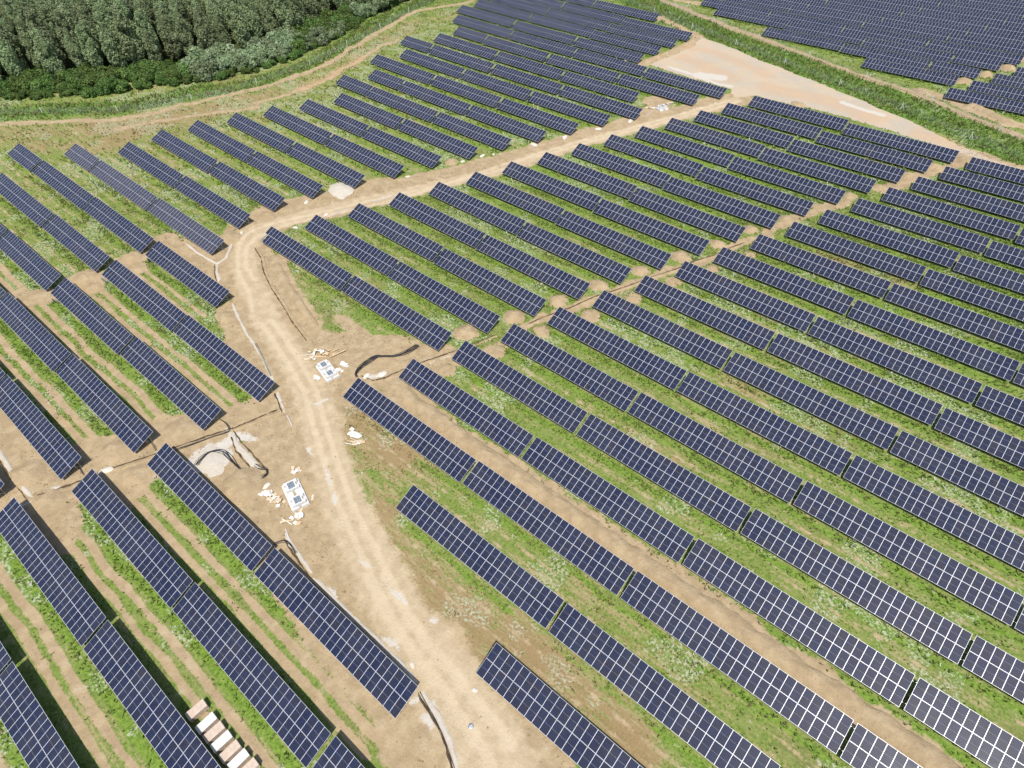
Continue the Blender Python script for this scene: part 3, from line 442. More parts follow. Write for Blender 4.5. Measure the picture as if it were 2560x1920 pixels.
def cell_material(name='panel_cells_under_glass', greyer=False):
    t = NT(name)
    sep = t.n.new('ShaderNodeSeparateXYZ'); t.link(t.co(), sep.inputs[0])
    rnd = t.n.new('ShaderNodeObjectInfo').outputs['Random']
    # thin bright busbar gaps between the six cell strings, finer wires and cell seams
    def line(v, per, off, w):
        f = t.math('FRACT', t.math('DIVIDE', t.math('ADD', v, off), per))
        return t.math('LESS_THAN', t.math('ABSOLUTE', t.math('SUBTRACT', f, .5)), w/per/2)
    string = line(sep.outputs['X'], .1763, -.042+.088, .009)
    wire = line(sep.outputs['X'], .0294, 0, .0026)
    seam = line(sep.outputs['Y'], .0915, 0, .0028)
    a = t.mix(rnd, (.0110, .0145, .0370), (.0215, .0205, .0330))
    a = t.mix(t.ramp(t.noise(1.3, 2, .5, v=t.geo()), .3, .7), a, (.012, .019, .052))
    c = t.mix(t.math('MULTIPLY', wire, .12), a, (.26, .27, .32))
    c = t.mix(t.math('MULTIPLY', seam, .15), c, (.16, .17, .22))
    c = t.mix(t.math('MULTIPLY', string, .30), c, (.26, .27, .33))
    if greyer: c = t.mix(.075, c, (.42, .38, .37))  # mixes a lighter brownish grey evenly into the cells
    dust = t.ramp(t.noise(.25, 4, .6, v=t.geo()), .35, .7, .0, .03)
    c = t.mix(dust, c, (.42, .37, .30))
    m = t.fin(c, .36, .055)
    t.b.inputs['Coat Weight'].default_value = .55
    t.put(t.b.inputs['Coat Roughness'], t.ramp(t.noise(.8, 3, .6, v=t.geo()), .3, .7, .04, .06))
    return m

M_ground = ground_material()
M_heap = soil_material()
M_gravel = soil_material('heap_pale_gravel', True)
M_cell = cell_material()
M_cell2 = cell_material('greyer_panel_cells', True)
M_frame = simple('aluminium_frame', (.66, .67, .71), .38, .5, .15, .06, 4)
M_back = simple('white_backsheet', (.33, .34, .37), .6, .3, 0, .05, 2)
M_steel = simple('galvanised_steel', (.42, .44, .46), .45, .5, .6, .15, 6)
M_white = simple('white_painted_concrete', (.64, .625, .60), .75, .25, 0, .06, 3, .2)
M_pedside = simple('pale_concrete_face', (.62, .59, .57), .85, .2, 0, .08, 4, .3)
M_pit = simple('pit_cover_glassy_blue', (.19, .22, .25), .3, .4, 0, .4, 5)
M_black = simple('black_cable_sheath', (.028, .029, .033), .45, .4, 0, .25, 9)
M_wood = simple('sawn_wood', (.60, .44, .26), .8, .2, 0, .25, 6)
M_card = simple('brown_cardboard', (.62, .50, .36), .85, .15, 0, .18, 3)
M_scrap = simple('pale_board_scrap', (.72, .68, .63), .8, .2, 0, .15, 4)
M_carton = simple('carton_pink_brown', (.56, .445, .355), .75, .25, 0, .14, 2)
M_wrap = simple('carton_white_wrap', (.68, .655, .61), .45, .4, 0, .10, 2)
M_rock = simple('pale_limestone', (.62, .57, .49), .9, .15, 0, .15, 3, .5)
M_sack = simple('white_woven_plastic', (.86, .86, .87), .5, .4, 0, .04, 6, .3)
M_post = simple('white_concrete_post', (.70, .69, .66), .85, .2, 0, .1, 5)
M_wire = simple('grey_fence_wire', (.36, .40, .40), .5, .4, .5, .1, 5)
M_trench = soil_material('trench_pale_sand', True)
M_dark = simple('trench_shade_brown', (.095, .065, .040), .95, .1, 0, .3, 6, .6)  # dark brown that paints in the shade of the trench edge

def leaf_material(name, dark, light, tip, gloss=.35):
    t = NT(name)
    rnd = t.n.new('ShaderNodeObjectInfo').outputs['Random']
    a = t.attr('tint')
    c = t.mix(a, dark, light)
    c = t.mix(t.ramp(a, .8, 1.0, 0, .8), c, tip)
    h = t.n.new('ShaderNodeHueSaturation'); t.link(c, h.inputs['Color'])
    t.put(h.inputs['Value'], t.ramp(rnd, 0, 1, .80, 1.22)); t.put(h.inputs['Hue'], t.ramp(rnd, 0, 1, .485, .515)); h.inputs['Saturation'].default_value = .95
    m = t.fin(h.outputs[0], .6, gloss)
    # leaves let some light through
    tr = t.n.new('ShaderNodeBsdfTranslucent'); t.link(h.outputs[0], tr.inputs[0])
    mx = t.n.new('ShaderNodeMixShader'); mx.inputs[0].default_value = .4
    t.link(t.b.outputs[0], mx.inputs[1]); t.link(tr.outputs[0], mx.inputs[2]); t.link(mx.outputs[0], t.out.inputs[0])
    return m
M_leaf = leaf_material('poplar_leaves', (.19, .25, .11), (.36, .44, .22), (.46, .53, .32))
M_leaf2 = leaf_material('bush_leaves', (.055, .115, .020), (.17, .27, .055), (.28, .34, .08))
M_leaf3 = leaf_material('silver_leaves', (.14, .21, .08), (.38, .46, .26), (.56, .62, .44))
M_bark = simple('grey_bark', (.16, .135, .10), .9, .1, 0, .25, 5, .4)

def tuft_material():
    t = NT('grass_blades')
    c = t.attr('tint', 'Color')
    m = t.fin(c, .7, .25)
    tr = t.n.new('ShaderNodeBsdfTranslucent'); t.link(c, tr.inputs[0])
    mx = t.n.new('ShaderNodeMixShader'); mx.inputs[0].default_value = .3
    t.link(t.b.outputs[0], mx.inputs[1]); t.link(tr.outputs[0], mx.inputs[2]); t.link(mx.outputs[0], t.out.inputs[0])
    return m
M_tuft = tuft_material()

# ------------------------------------------------------------------ ground
def build_ground():
    w = [-160., -110., -70., -40., -20., -6., 3., 9.]
    while w[-1] < 335: w.append(w[-1] + .30 + max(0, w[-1])*.0021)
    st = 1.6
    while w[-1] < 4000: w.append(w[-1]+st); st *= 1.28
    s = list(np.linspace(-1, 1, 481)); e = []; st = .01; x = 1.0
    while x < 14: x += st; st *= 1.35; e.append(x)
    s = np.array([-a for a in reversed(e)] + s + e); w = np.array(w)
    Wg, S = np.meshgrid(w, s, indexing='ij')
    half = np.where(Wg < 9, 68 - (Wg-9)*.6, 68 + (Wg-9)*.585)
    U = S*half
    X = U*RGT[0] + Wg*FWD[0]; Y = U*RGT[1] + Wg*FWD[1]
    x = X.ravel(); y = Y.ravel()
    F = fields(x, y)
    z = ter(x, y)
    rough = (vnoise(x, y, 1.1, 31)-.5)*.12 + (vnoise(x, y, .55, 32)-.5)*.07
    z = z + rough*np.clip(F['soil']*1.2 + .25 - F['track']*1.2 - F['pad'], 0, 1)
    z = z - np.clip(F['rut']*2-1, 0, 1)*.05
    n, m = X.shape
    i = np.arange(n*m).reshape(n, m)
    f = np.stack([i[:-1, :-1], i[:-1, 1:], i[1:, 1:], i[1:, :-1]], -1).reshape(-1, 4)
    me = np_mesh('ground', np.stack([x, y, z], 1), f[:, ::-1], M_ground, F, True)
    if me.polygons[5].normal.z < 0: me.flip_normals()
    o = new_obj('ground', me); tag(o, kind='structure')
build_ground()

# ------------------------------------------------------------------ solar tables
S_LEN = 4.576; PITCH = 1.154; HC = 1.6
hs = S_LEN/2*math.sin(TILT); hw = S_LEN/2*math.cos(TILT)
def panel_mesh():
    mb = MB()
    xs = [0, .027, 1.115, 1.142]; ys = [0, .027, 1.132, 1.146, 2.251, 2.278]; T = .036
    n = 0
    for yy in ys:
        for xx in xs: mb.v.append((xx, yy, T))
    for j in range(5):
        for i in range(3):
            a = j*4+i; mb.f.append((a, a+1, a+5, a+4)); mb.m.append(1 if (i == 1 and j in (1, 3)) else (2 if i == 1 and j == 2 else 0))
    k = len(mb.v)
    for x, y in ((0, 0), (1.142, 0), (1.142, 2.278), (0, 2.278)): mb.v += [(x, y, 0), (x, y, T)]
    for a, b in ((0, 1), (1, 2), (2, 3), (3, 0)):
        mb.f.append((k+2*a, k+2*b, k+2*b+1, k+2*a+1)); mb.m.append(0)
    mb.f.append((k, k+6, k+4, k+2)); mb.m.append(2)
    return mb.mesh('solar_panel', [M_frame, M_cell, M_back])
ME_panel = panel_mesh()
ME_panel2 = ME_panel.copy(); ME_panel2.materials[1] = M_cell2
ME_leg_r = MB().box((0, 0, 1.05), (.10, .07, 2.3)).mesh('rear_leg', M_steel)
ME_leg_f = MB().box((0, 0, .52), (.10, .07, 1.25)).mesh('front_leg', M_steel)
ME_raf = MB().box((0, 0, 0), (.06, 4.1, .10)).mesh('rafter', M_steel)
ME_brace = MB().bar((0, 1.15, .35), (0, .1, 1.45), .05).mesh('brace', M_steel)
_purl = {}
def purlin(n):
    if n not in _purl: _purl[n] = MB().box((n*PITCH/2, 0, 0), (n*PITCH+.25, .05, .07)).mesh('purlin', M_steel)
    return _purl[n]
ct, st_ = math.cos(TILT), math.sin(TILT)
def slope_pt(d, off):   # d metres up the slope from centre, off above panel underside plane
    return (0, d*ct - off*st_, HC + d*st_ + off*ct)

ORD = ['first', 'second', 'third', 'fourth', 'fifth', 'sixth', 'seventh', 'eighth', 'ninth', 'tenth', 'eleventh', 'twelfth', 'thirteenth', 'fourteenth', 'fifteenth', 'sixteenth', 'seventeenth', 'eighteenth', 'nineteenth', 'twentieth', 'twentyfirst', 'twentysecond', 'twentythird']
WHERE = {'L': ('between forest and diagonal track', 'solar tables between forest and diagonal track'),
         'B': ('between diagonal track and cable trench', 'solar tables between diagonal track and cable trench'),
         'C': ('in the block right of main track', 'solar tables below the cable trench right of the track'),
         'M': ('at left edge above lower trench', 'solar tables at the left edge between two trenches'),
         'N': ('in bottom left corner block', 'solar tables in the bottom left corner'),
         'F': ('in far field behind fence', 'solar tables of the far field behind the fence'),
         'G': ('right of the far soil heaps', 'solar tables right of the far soil heaps')}
UPWARD = {'L': 1, 'B': 1, 'F': 1, 'G': 1, 'C': -1, 'M': -1, 'N': -1}
by = {}
for t_ in TABS: by.setdefault(t_[0], {}).setdefault(t_[1], []).append(t_)
n_panels = 0
def add_copy(name, me, parent, loc, rx=0.0):
    o = bpy.data.objects.new(name, me); COL.objects.link(o); o.parent = parent; o.location = loc
    if rx: o.rotation_euler = (rx, 0, 0)
    return o
for b, rws in by.items():
    keys = sorted(rws, key=lambda k: np.mean([t_[4] for t_ in rws[k]])*UPWARD[b])
    for ri, rk in enumerate(keys):
        for ti, (bb, r_, L, Rr, y0, n) in enumerate(sorted(rws[rk], key=lambda q: q[2])):
            xc = (L+Rr)/2; z0 = terf(xc, y0)
            e = new_obj('solar_table', None, None, (L, y0, z0))
            slope = (terf(Rr, y0)-terf(L, y0))/(Rr-L)
            e.location.z = terf(L, y0)*.5 + (z0 - slope*(Rr-L)/2)*.5
            e.rotation_euler = (0, -math.atan(slope), 0)
            sx = (Rr-L)/(n*PITCH); e.scale = (sx, 1, 1)
            e.empty_display_size = .5
            way = 'up' if UPWARD[b] > 0 else 'down'
            length = 'short solar table' if n == 13 else 'solar table'
            if b == 'B' and ti == 0 and ri == 0:
                lab = 'solar table with two lower panels missing at its left end, beside the track bend'
            else:
                if b == 'L' and r_ == 2: length = 'greyish ' + length
                lab = f'{length}, {ORD[ti]} from left in {ORD[ri]} row {way}, {WHERE[b][0]}'
            tag(e, lab, 'solar table', WHERE[b][1])
            far = b == 'F' and r_ >= 9
            if far:      # panels a few pixels wide: one joined part
                mb = MB()
                vs = np.array([v.co for v in ME_panel.vertices]); fs = [tuple(p.vertices) for p in ME_panel.polygons]; ms = [p.material_index for p in ME_panel.polygons]
                for c_ in range(n):
                    for h_ in (0, 1):
                        k = len(mb.v); off = (c_*PITCH+.006, -S_LEN/2 + h_*(2.278+.02))
                        mb.v += [(x+off[0], y+off[1], z) for x, y, z in vs]; mb.f += [tuple(i+k for i in f) for f in fs]; mb.m += ms
                key = ('farpanels', n)
                if key not in _purl: _purl[key] = mb.mesh('solar_panels', [M_frame, M_cell, M_back])
                o = add_copy('solar_panels', _purl[key], e, (0, 0, HC), TILT); o['kind'] = 'stuff'
            else:
                for h_ in (0, 1):
                    d0 = -S_LEN/2 + h_*(2.278+.02)
                    y_, z_ = d0*ct, HC + d0*st_
                    for c_ in range(n):
                        if b == 'B' and ri == 0 and ti == 0 and h_ == 0 and c_ < 1: continue
                        jz = random.uniform(-.004, .004)
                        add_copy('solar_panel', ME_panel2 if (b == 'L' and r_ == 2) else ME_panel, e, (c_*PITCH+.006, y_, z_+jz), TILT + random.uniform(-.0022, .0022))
                        n_panels += 1
                for d in (-1.5, 1.5):
                    p = slope_pt(d, -.05); add_copy('purlin', purlin(n), e, p, TILT)
                nb = 7 if n == 26 else 4
                for i in range(nb):
                    x_ = .55 + i*(n*PITCH-1.1)/(nb-1)
                    p = slope_pt(0, -.15); add_copy('rafter', ME_raf, e, (x_, p[1], p[2]), TILT)
                    add_copy('leg', ME_leg_r, e, (x_, 1.2, -.12)); add_copy('leg', ME_leg_f, e, (x_, -1.3, -.12))
                    if not b in 'FG': add_copy('brace', ME_brace, e, (x_, 0, 0))
            if b == 'B' and ti == 0 and ri == 0:   # bare rails where the lower panels are missing
                for x_ in (.05, 1.2):
                    a_ = slope_pt(.1, .02); b_ = slope_pt(-2.2, .02)
                    mbr = MB().bar((x_, a_[1], a_[2]), (x_, b_[1], b_[2]), .05)
                    add_copy('rail', mbr.mesh('rail', M_frame), e, (0, 0, 0))
print('tables', len(TABS), 'panels', n_panels)

# small upright panels below three table corners
for i, (x, y, c_) in enumerate(LEAN):
    z = terf(x, y)
    lab = ['dark small upright panel under the third table, nearest the forest side', 'silvery small upright panel below the low edge of a left table', 'dark small upright panel below the leftmost visible table corner'][i]
    e = new_obj('combiner_panel', None, None, (x, y, z), (0, 0, .25)); tag(e, lab, 'small panel', 'small upright panels below table corners')
    fr = MB().box((0, 0, .95), (1.05, .05, 1.3)).mesh('frame', M_frame)
    pn = MB().box((0, -.032, .95), (.97, .02, 1.22)).mesh('face', M_cell if c_ == 'd' else M_pit)
    add_copy('frame', fr, e, (0, 0, 0), .15); add_copy('face', pn, e, (0, 0, 0), .15)
    for sx_ in (-.48, .48): add_copy('leg', MB().box((sx_, .05, .7), (.06, .06, 1.5)).mesh('leg', M_steel), e, (0, 0, 0))

# ------------------------------------------------------------------ soil heaps, bank and trenches
def heap_mesh(r, h, stretch, seed, mat, rings=11, seg=30):
    v = [(0, 0, h)]; f = []
    for i in range(1, rings+1):
        t = i/rings
        for j in range(seg):
            a = 2*math.pi*j/seg
            rr = r*(1+.26*mnoise.noise((math.cos(a)*1.3, math.sin(a)*1.3, seed))+.14*mnoise.noise((math.cos(a)*4, math.sin(a)*4, seed)))*t*1.12
            x = rr*math.cos(a)*stretch; y = rr*math.sin(a)/math.sqrt(stretch)
            z = h*(1-t*t)**1.5 + h*.20*mnoise.noise((x*.9, y*.9, seed+3))*(1-t*.6) + .14*mnoise.noise((x*2.2, y*2.2, seed))*(1-t) - .16*t**4
            v.append((x, y, z))
    for j in range(seg): f.append((0, 1+j, 1+(j+1) % seg))
    for i in range(rings-1):
        for j in range(seg):
            a = 1+i*seg; f.append((a+j, a+seg+j, a+seg+(j+1) % seg, a+(j+1) % seg))
    me = bpy.data.meshes.new('soil_heap'); me.from_pydata(v, [], f); me.materials.append(mat)
    me.polygons.foreach_set('use_smooth', [True]*len(f)); me.update()
    return me
def nearest_table(x, y):
    return min(((abs(y-t_[4])+max(0, t_[2]-x, x-t_[3])*1.2), t_) for t_ in TABS)[1]
HEAPLAB = {}
for i, (x, y, r, h, s_) in enumerate(MOUNDS):
    o = new_obj('soil_heap', heap_mesh(r*.92, h*.8, s_, i*7.3, M_heap), None, (x, y, terf(x, y)-.03), (0, 0, R(random.uniform(0, 360))))
    if i < 8: lab = f'rounded light brown soil heap at a table end above the trench, {ORD[7-i]} counted from left'
    elif i < 16: lab = f'low spread soil heap just below the diagonal trench, {ORD[15-i]} counted from left'
    elif i < 23: lab = f'brown soil heap along the upper stretch of the diagonal trench, {ORD[i-16]} counted upward'
    elif i < 27: lab = f'tall pointed soil heap at the far field corner, {ORD[i-23]} from left'
    else:
        lab = ['wide flat soil heap beside the far road behind the fence', 'flat soil heap at the far right road edge', 'soil heap right of the second left table end', 'low soil heap below the second left trench', 'soil heap right of the third left table end', 'low soil heap below the third left trench', 'flat soil heap near the left picture edge',
               'soil heap under the table corner at the track bend', 'soil heap against the upper track side', 'flat soil heap at the start of the upper track', 'soil heap below the short single table',
               'large clod heap left of the lower trench', 'large sandy heap left of the lower white foundation', 'clod heap between two table ends above the lower trench', 'clod heap above the trench fork', 'flat heap below the lower trench at far left', 'low heap below the lower trench between two tables',
               'small brown heap on the far gravel pad edge'][i-27]
    tag(o, lab, 'soil heap', 'soil heaps dug from the cable trenches')
for i, (x, y, r, h, s_, _w) in enumerate(GRAVEL):
    o = new_obj('gravel_heap', heap_mesh(r, h, 1.25, 40+i*3, M_gravel), None, (x, y, terf(x, y)-.03), (0, 0, R(-20)))
    tag(o, ['white gravel heap at the end of a table beside the upper track', 'pale gravel heap under the curled black cables'][i], 'gravel heap')

def bank_mesh(pts, hw_, h, seed, mat, step=.45, cross=13):
    P = [Vector((a, b_)) for a, b_ in pts]; S = []
    for a, b_ in zip(P[:-1], P[1:]):
        n = max(1, int((b_-a).length/step))
        for i in range(n): S.append(a.lerp(b_, i/n))
    S.append(P[-1]); v = []; f = []
    for i, p in enumerate(S):
        d = (S[min(i+1, len(S)-1)]-S[max(i-1, 0)]).normalized(); nn = Vector((-d.y, d.x))
        wv = hw_*(1+.28*mnoise.noise((i*.16, 1.0, seed)))
        e = min(1, i/4, (len(S)-1-i)/4)
        for j in range(cross):
            s = -1+2*j/(cross-1); q = p+nn*(wv*s + .2*mnoise.noise((i*.4, j*.5, seed)))
            z = terf(q.x, q.y) + e*h*(max(0, math.cos(s*math.pi/2))**.8)*(1+.35*mnoise.noise((q.x*.5, q.y*.5, seed))) + e*.16*mnoise.noise((q.x*1.7, q.y*1.7, seed+5))*(1-abs(s)) - .10*abs(s)**3 - .02
            v.append((q.x, q.y, z))
    for i in range(len(S)-1):
        for j in range(cross-1):
            a = i*cross+j; f.append((a, a+cross, a+cross+1, a+1))
    me = bpy.data.meshes.new('bank'); me.from_pydata(v, [], f); me.materials.append(mat)
    me.polygons.foreach_set('use_smooth', [True]*len(f)); me.update()
    if me.polygons[0].normal.z < 0: me.flip_normals()
    return me
tag(new_obj('soil_bank', bank_mesh(SOIL_BANK, 1.75, .55, 3.3, M_heap, .4, 17)), 'long low bank of dug soil running between two table rows to the bottom right', 'soil bank')
tag(new_obj('soil_bank', bank_mesh(SIDE_BANK, 1.15, .45, 8.1, M_heap)), 'low soil bank along the narrow brown ditch above the upper foundation', 'soil bank')
tag(new_obj('soil_bank', bank_mesh(FAR_BANK, 1.6, .9, 5.2, M_heap)), 'lumpy brown soil bank along the road behind the far fence', 'soil bank')
tag(new_obj('soil_bank', bank_mesh(PAD_BANK, 1.5, .7, 6.2, M_heap)), 'straight soil bank along the left edge of the gravel pad', 'soil bank')

TRLAB = ['pale sand-filled trench hugging the long lower table', 'pale sand-filled trench running to the bottom edge beside the track', 'pale trench starting under the black cables', 'pale trench curving round the table corner at the bend', 'short pale trench below the bend corner', 'pale trench left of the track going down to the foundation level', 'short pale trench loop left of the track', 'pale trench branch beside the cable curl', 'wide pale trench ending in the cable curl',
         'pale trench entering from the left edge', 'long lower trench crossing the left block', 'short pale trench joining at the lower left', 'narrow brown ditch from the bend towards the upper foundation', 'diagonal trench start beside the upper foundation', 'long diagonal trench between the two middle blocks']
for i, (hw_, pts, side) in enumerate(TRENCH):
    root = new_obj('cable_trench', None, None, (pts[0][0], pts[0][1], terf(*pts[0]))); tag(root, TRLAB[i], 'trench', 'cable trenches with sand fill')
    inv = (-pts[0][0], -pts[0][1], -terf(*pts[0]))
    mat = M_trench if i not in (12, 13, 14, 10) else M_heap
    o = new_obj('sand_fill', bank_mesh(pts, hw_*.8, .16, 11+i, mat, .5, 7), root, inv)
    # narrow raised strip beside the fill, its dark colour painting the trench's shade
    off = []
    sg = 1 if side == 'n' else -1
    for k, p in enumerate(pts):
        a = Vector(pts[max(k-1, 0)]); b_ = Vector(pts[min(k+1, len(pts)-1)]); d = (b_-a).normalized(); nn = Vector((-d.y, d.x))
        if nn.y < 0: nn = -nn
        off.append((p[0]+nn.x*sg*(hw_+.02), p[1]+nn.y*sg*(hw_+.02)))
    if i not in (3, 5, 11): new_obj('slot_shade', bank_mesh(off, .15, .15, 30+i, M_dark, .4, 5), root, inv)

# loose clods on the dug soil (nobody could count them)
def clods(N):
    w = np.sqrt(rng.uniform(10**2, 170**2, N)); s = rng.uniform(-1, 1, N); u = s*(72+(w-9)*.6)
    x = u*RGT[0]+w*FWD[0]; y = u*RGT[1]+w*FWD[1]
    k = in_frame(x, y); x = x[k]; y = y[k]; F = fields(x, y)
    cl = vnoise(x, y, 3.0, 71)
    keep = rng.uniform(0, 1, len(x)) < np.clip((F['soil']-.45)*2.2, 0, 1)*np.clip(1-F['track']*1.3, .05, 1)*np.clip(cl*2.2-.6, .08, 1)
    x = x[keep]; y = y[keep]; n = len(x); z = ter(x, y)
    r = .05+.13*rng.uniform(0, 1, n)**2.5
    base = np.array([(1, 0, 0), (0, 1, 0), (-1, 0, 0), (0, -1, 0), (0, 0, .8), (0, 0, -.5)])
    V = base[None]*r[:, None, None]*rng.uniform(.6, 1.3, (n, 6, 1)); a = rng.uniform(0, 6.28, n)[:, None]
    V = np.stack([V[..., 0]*np.cos(a)-V[..., 1]*np.sin(a)+x[:, None], V[..., 0]*np.sin(a)+V[..., 1]*np.cos(a)+y[:, None], V[..., 2]+z[:, None]+.03], -1).reshape(-1, 3)
    T = np.array([(0, 1, 4), (1, 2, 4), (2, 3, 4), (3, 0, 4), (1, 0, 5), (2, 1, 5), (3, 2, 5), (0, 3, 5)])
    f = (T[None]+(np.arange(n)*6)[:, None, None]).reshape(-1, 3)
    o = new_obj('soil_clods', np_mesh('soil_clods', V, f, M_heap)); tag(o, 'loose clods scattered over the dug brown soil', 'clods', kind='stuff')
    print('clods', n)
clods(170000)

# ------------------------------------------------------------------ cables
def smooth_path(pts, n=6):
    P = [Vector((a, b_, 0)) for a, b_ in pts]; out = []
    for i in range(len(P)-1):
        p0 = P[max(i-1, 0)]; p1 = P[i]; p2 = P[i+1]; p3 = P[min(i+2, len(P)-1)]
        for k in range(n):
            t = k/n
            out.append(.5*((2*p1)+(p2-p0)*t+(2*p0-5*p1+4*p2-p3)*t*t+(3*p1-p0-3*p2+p3)*t**3))
    out.append(P[-1]); return out
for ci, (nc, spread, pts, lab) in enumerate(CABLES):
    base = smooth_path(pts)
    root = new_obj('cable_bundle', None, None, (*pts[0], terf(*pts[0]))); tag(root, lab, 'cables', 'black cables laid on the soil')
    for k in range(nc):
        a = (k-(nc-1)/2)/max(1, nc-1)*2*spread; ph = random.uniform(0, 9); P = []
        for i, p in enumerate(base):
            d = base[min(i+1, len(base)-1)]-base[max(i-1, 0)]; d.normalize(); nn = Vector((-d.y, d.x, 0))
            w_ = a*(.75+.5*math.sin(i*.23+ph*.3)) + .12*spread*math.sin(i*.5+ph)
            q = p+nn*w_; h = .10+.05*(k % 3)
            hd = math.hypot(q.x-GRAVEL[1][0], q.y-GRAVEL[1][1]); h += .3*max(0, 1-(hd/4)**2)
            P.append((q.x-pts[0][0], q.y-pts[0][1], terf(q.x, q.y)-terf(*pts[0])+h+(.12 if ci in (3, 4, 5) else .03)))
        if nc > 4 and random.random() < .6: P = P[random.randint(0, 3):len(P)-random.randint(0, 5)]
        new_obj('cable', MB().tube(P, .042 if ci < 3 else .035, 5).mesh('cable', M_black, True), root)

# ------------------------------------------------------------------ crates
for i, (x, y) in enumerate(CRATES):
    wht = i in (1, 3, 5)
    e = new_obj('module_crate', None, None, (x, y, terf(x, y)), (0, 0, R(-3+random.uniform(-1.5, 1.5))))
    tag(e, f"{'white' if wht else 'pinkish'} module crate, {ORD[i]} from the top in the line beside the table", 'crate', 'module crates lined up beside the lower left table')
    m = M_wrap if wht else M_carton
    pal = MB()
    for yy in (-.95, 0, .95): pal.box((0, yy, .07), (1.12, .12, .12))
    for xx in (-.5, -.25, 0, .25, .5): pal.box((xx, 0, .145), (.1, 2.34, .025))
    add_copy('pallet', pal.mesh('pallet', M_wood), e, (0, 0, 0))
    add_copy('carton', MB().box((0, 0, .66), (1.10, 2.30, 1.0), m=0).mesh('carton', M_carton), e, (0, 0, 0))
    add_copy('lid', MB().box((0, 0, 1.135), (1.16, 2.38, .10)).mesh('lid', m), e, (0, 0, 0))
    for yy in (-1.0, 0, 1.0):
        sb = MB().box((0, yy, 1.19), (1.17, .018, .006)).box((.587, yy, .62), (.006, .018, 1.12)).box((-.587, yy, .62), (.006, .018, 1.12))
        add_copy('strap', sb.mesh('strap', M_pedside), e, (0, 0, 0))
    for xx in (-.56, .56):
        add_copy('corner_board', MB().box((xx, -1.155, .66), (.05, .05, .98)).mesh('corner_board', M_scrap), e, (0, 0, 0))

# ------------------------------------------------------------------ transformer foundations
def foundation(c4, lab, single=False):
    A, B, C_, Dd = (Vector((*p, 0)) for p in c4)      # A-B long left side, D-C long right side
    o0 = (A+B+C_+Dd)/4; vv = ((B-A)+(C_-Dd))/2; uu = ((Dd-A)+(C_-B))/2
    Lv, Lu = vv.length, uu.length
    ang = math.atan2(vv.y, vv.x)
    e = new_obj('transformer_foundation', None, None, (o0.x, o0.y, terf(o0.x, o0.y)), (0, 0, ang)); tag(e, lab, 'foundation', 'white precast transformer foundations')
    hl, hu = Lv/2, Lu/2
    P_ = lambda nm, mb, m: add_copy(nm, mb.mesh(nm, m), e, (0, 0, 0))
    sg = 1 if (uu.x*-math.sin(ang)+uu.y*math.cos(ang)) > 0 else -1
    for s in (-1, 1):
        P_('side_slab', MB().box((0, s*(hu-.62), .17), (Lv, 1.24, .40)), M_white)
    fl = MB().box((0, 0, .02), (Lv*.55, Lu-2.5, .10)); P_('sand_floor', fl, M_heap)
    pits = (-1, 1) if not single else (0,)
    for k, s in enumerate(pits):
        cx = s*(hl-1.15)
        pw, pu, ph = 1.75, max(1.5, Lu-2.3), 1.15
        mb = MB()
        mb.box((cx, -pu/2+.11, ph/2), (pw, .22, ph)).box((cx, pu/2-.11, ph/2), (pw, .22, ph))
        mb.box((cx-pw/2+.11, 0, ph/2), (.22, pu-.44, ph)).box((cx+pw/2-.11, 0, ph/2), (.22, pu-.44, ph))
        P_('pit_wall', mb, M_white)
        P_('pit_cover', MB().box((cx, 0, ph-.10), (pw-.46, pu-.46, .06)), M_pit)
        for uu_ in (-1, 1):
            for q in (-.62, .62):
                x_ = cx + q*1.0
                y_ = uu_*(hu-.60)
                P_('pedestal_base', MB().box((x_, y_, .46), (1.02, 1.02, .17)), M_white)
                P_('pedestal', MB().box((x_, y_, .86), (.60, .60, .62), taper=.86), M_white)
    return e
foundation(SITEA, 'upper white precast foundation with two blue-covered pits near the table corner')
foundation(SITEB, 'lower white precast foundation with two blue-covered pits left of the main track')
foundation(SITEC, 'far small white foundation with one pit beside the upper track', True)

# ------------------------------------------------------------------ scrap heaps, sack, beam, rocks, rails
for i, (x, y, sx_, sy_, n, kind, lab) in enumerate(BOARDS):
    e = new_obj('scrap_heap', None, None, (x, y, terf(x, y)), (0, 0, R(22) if kind != 'wood' else R(38))); tag(e, lab, 'scrap heap', 'heaps of board scraps round the foundations')
    for k in range(n):
        m = {'wood': [M_wood, M_card, M_scrap][k % 3 if k % 3 else 0], 'card': [M_card, M_scrap, M_card][k % 3], 'pale': [M_scrap, M_sack, M_scrap, M_card][k % 4]}[kind]
        lng = kind == 'wood' and k % 2 == 0
        d = (random.uniform(1.4, 2.6) if lng else random.uniform(.45, 1.0), random.uniform(.12, .2) if lng else random.uniform(.3, .65), random.uniform(.03, .07))
        px, py = random.gauss(0, sx_*.5), random.gauss(0, sy_*.5)
        mb = MB().box((px, py, .07+.05*k*math.exp(-(px/sx_)**2-(py/sy_)**2)), d, rz=random.uniform(-.6, .6)+(1.2 if k % 4 == 3 else 0), rx=random.uniform(-.3, .3), ry=random.uniform(-.22, .22))
        add_copy('board', mb.mesh('board', m), e, (0, 0, 0))
def lump(name, r, flat, mat, seed, sub=2):
    import bmesh
    bm = bmesh.new(); bmesh.ops.create_icosphere(bm, subdivisions=sub, radius=r)
    for v in bm.verts:
        k = 1+.32*mnoise.noise(v.co*1.6/r+Vector((seed, 0, 0)))+.12*mnoise.noise(v.co*4/r+Vector((seed, 3, 0)))
        v.co *= k; v.co.z *= flat
    me = bpy.data.meshes.new(name); bm.to_mesh(me); bm.free(); me.materials.append(mat)
    return me
x, y = SACK
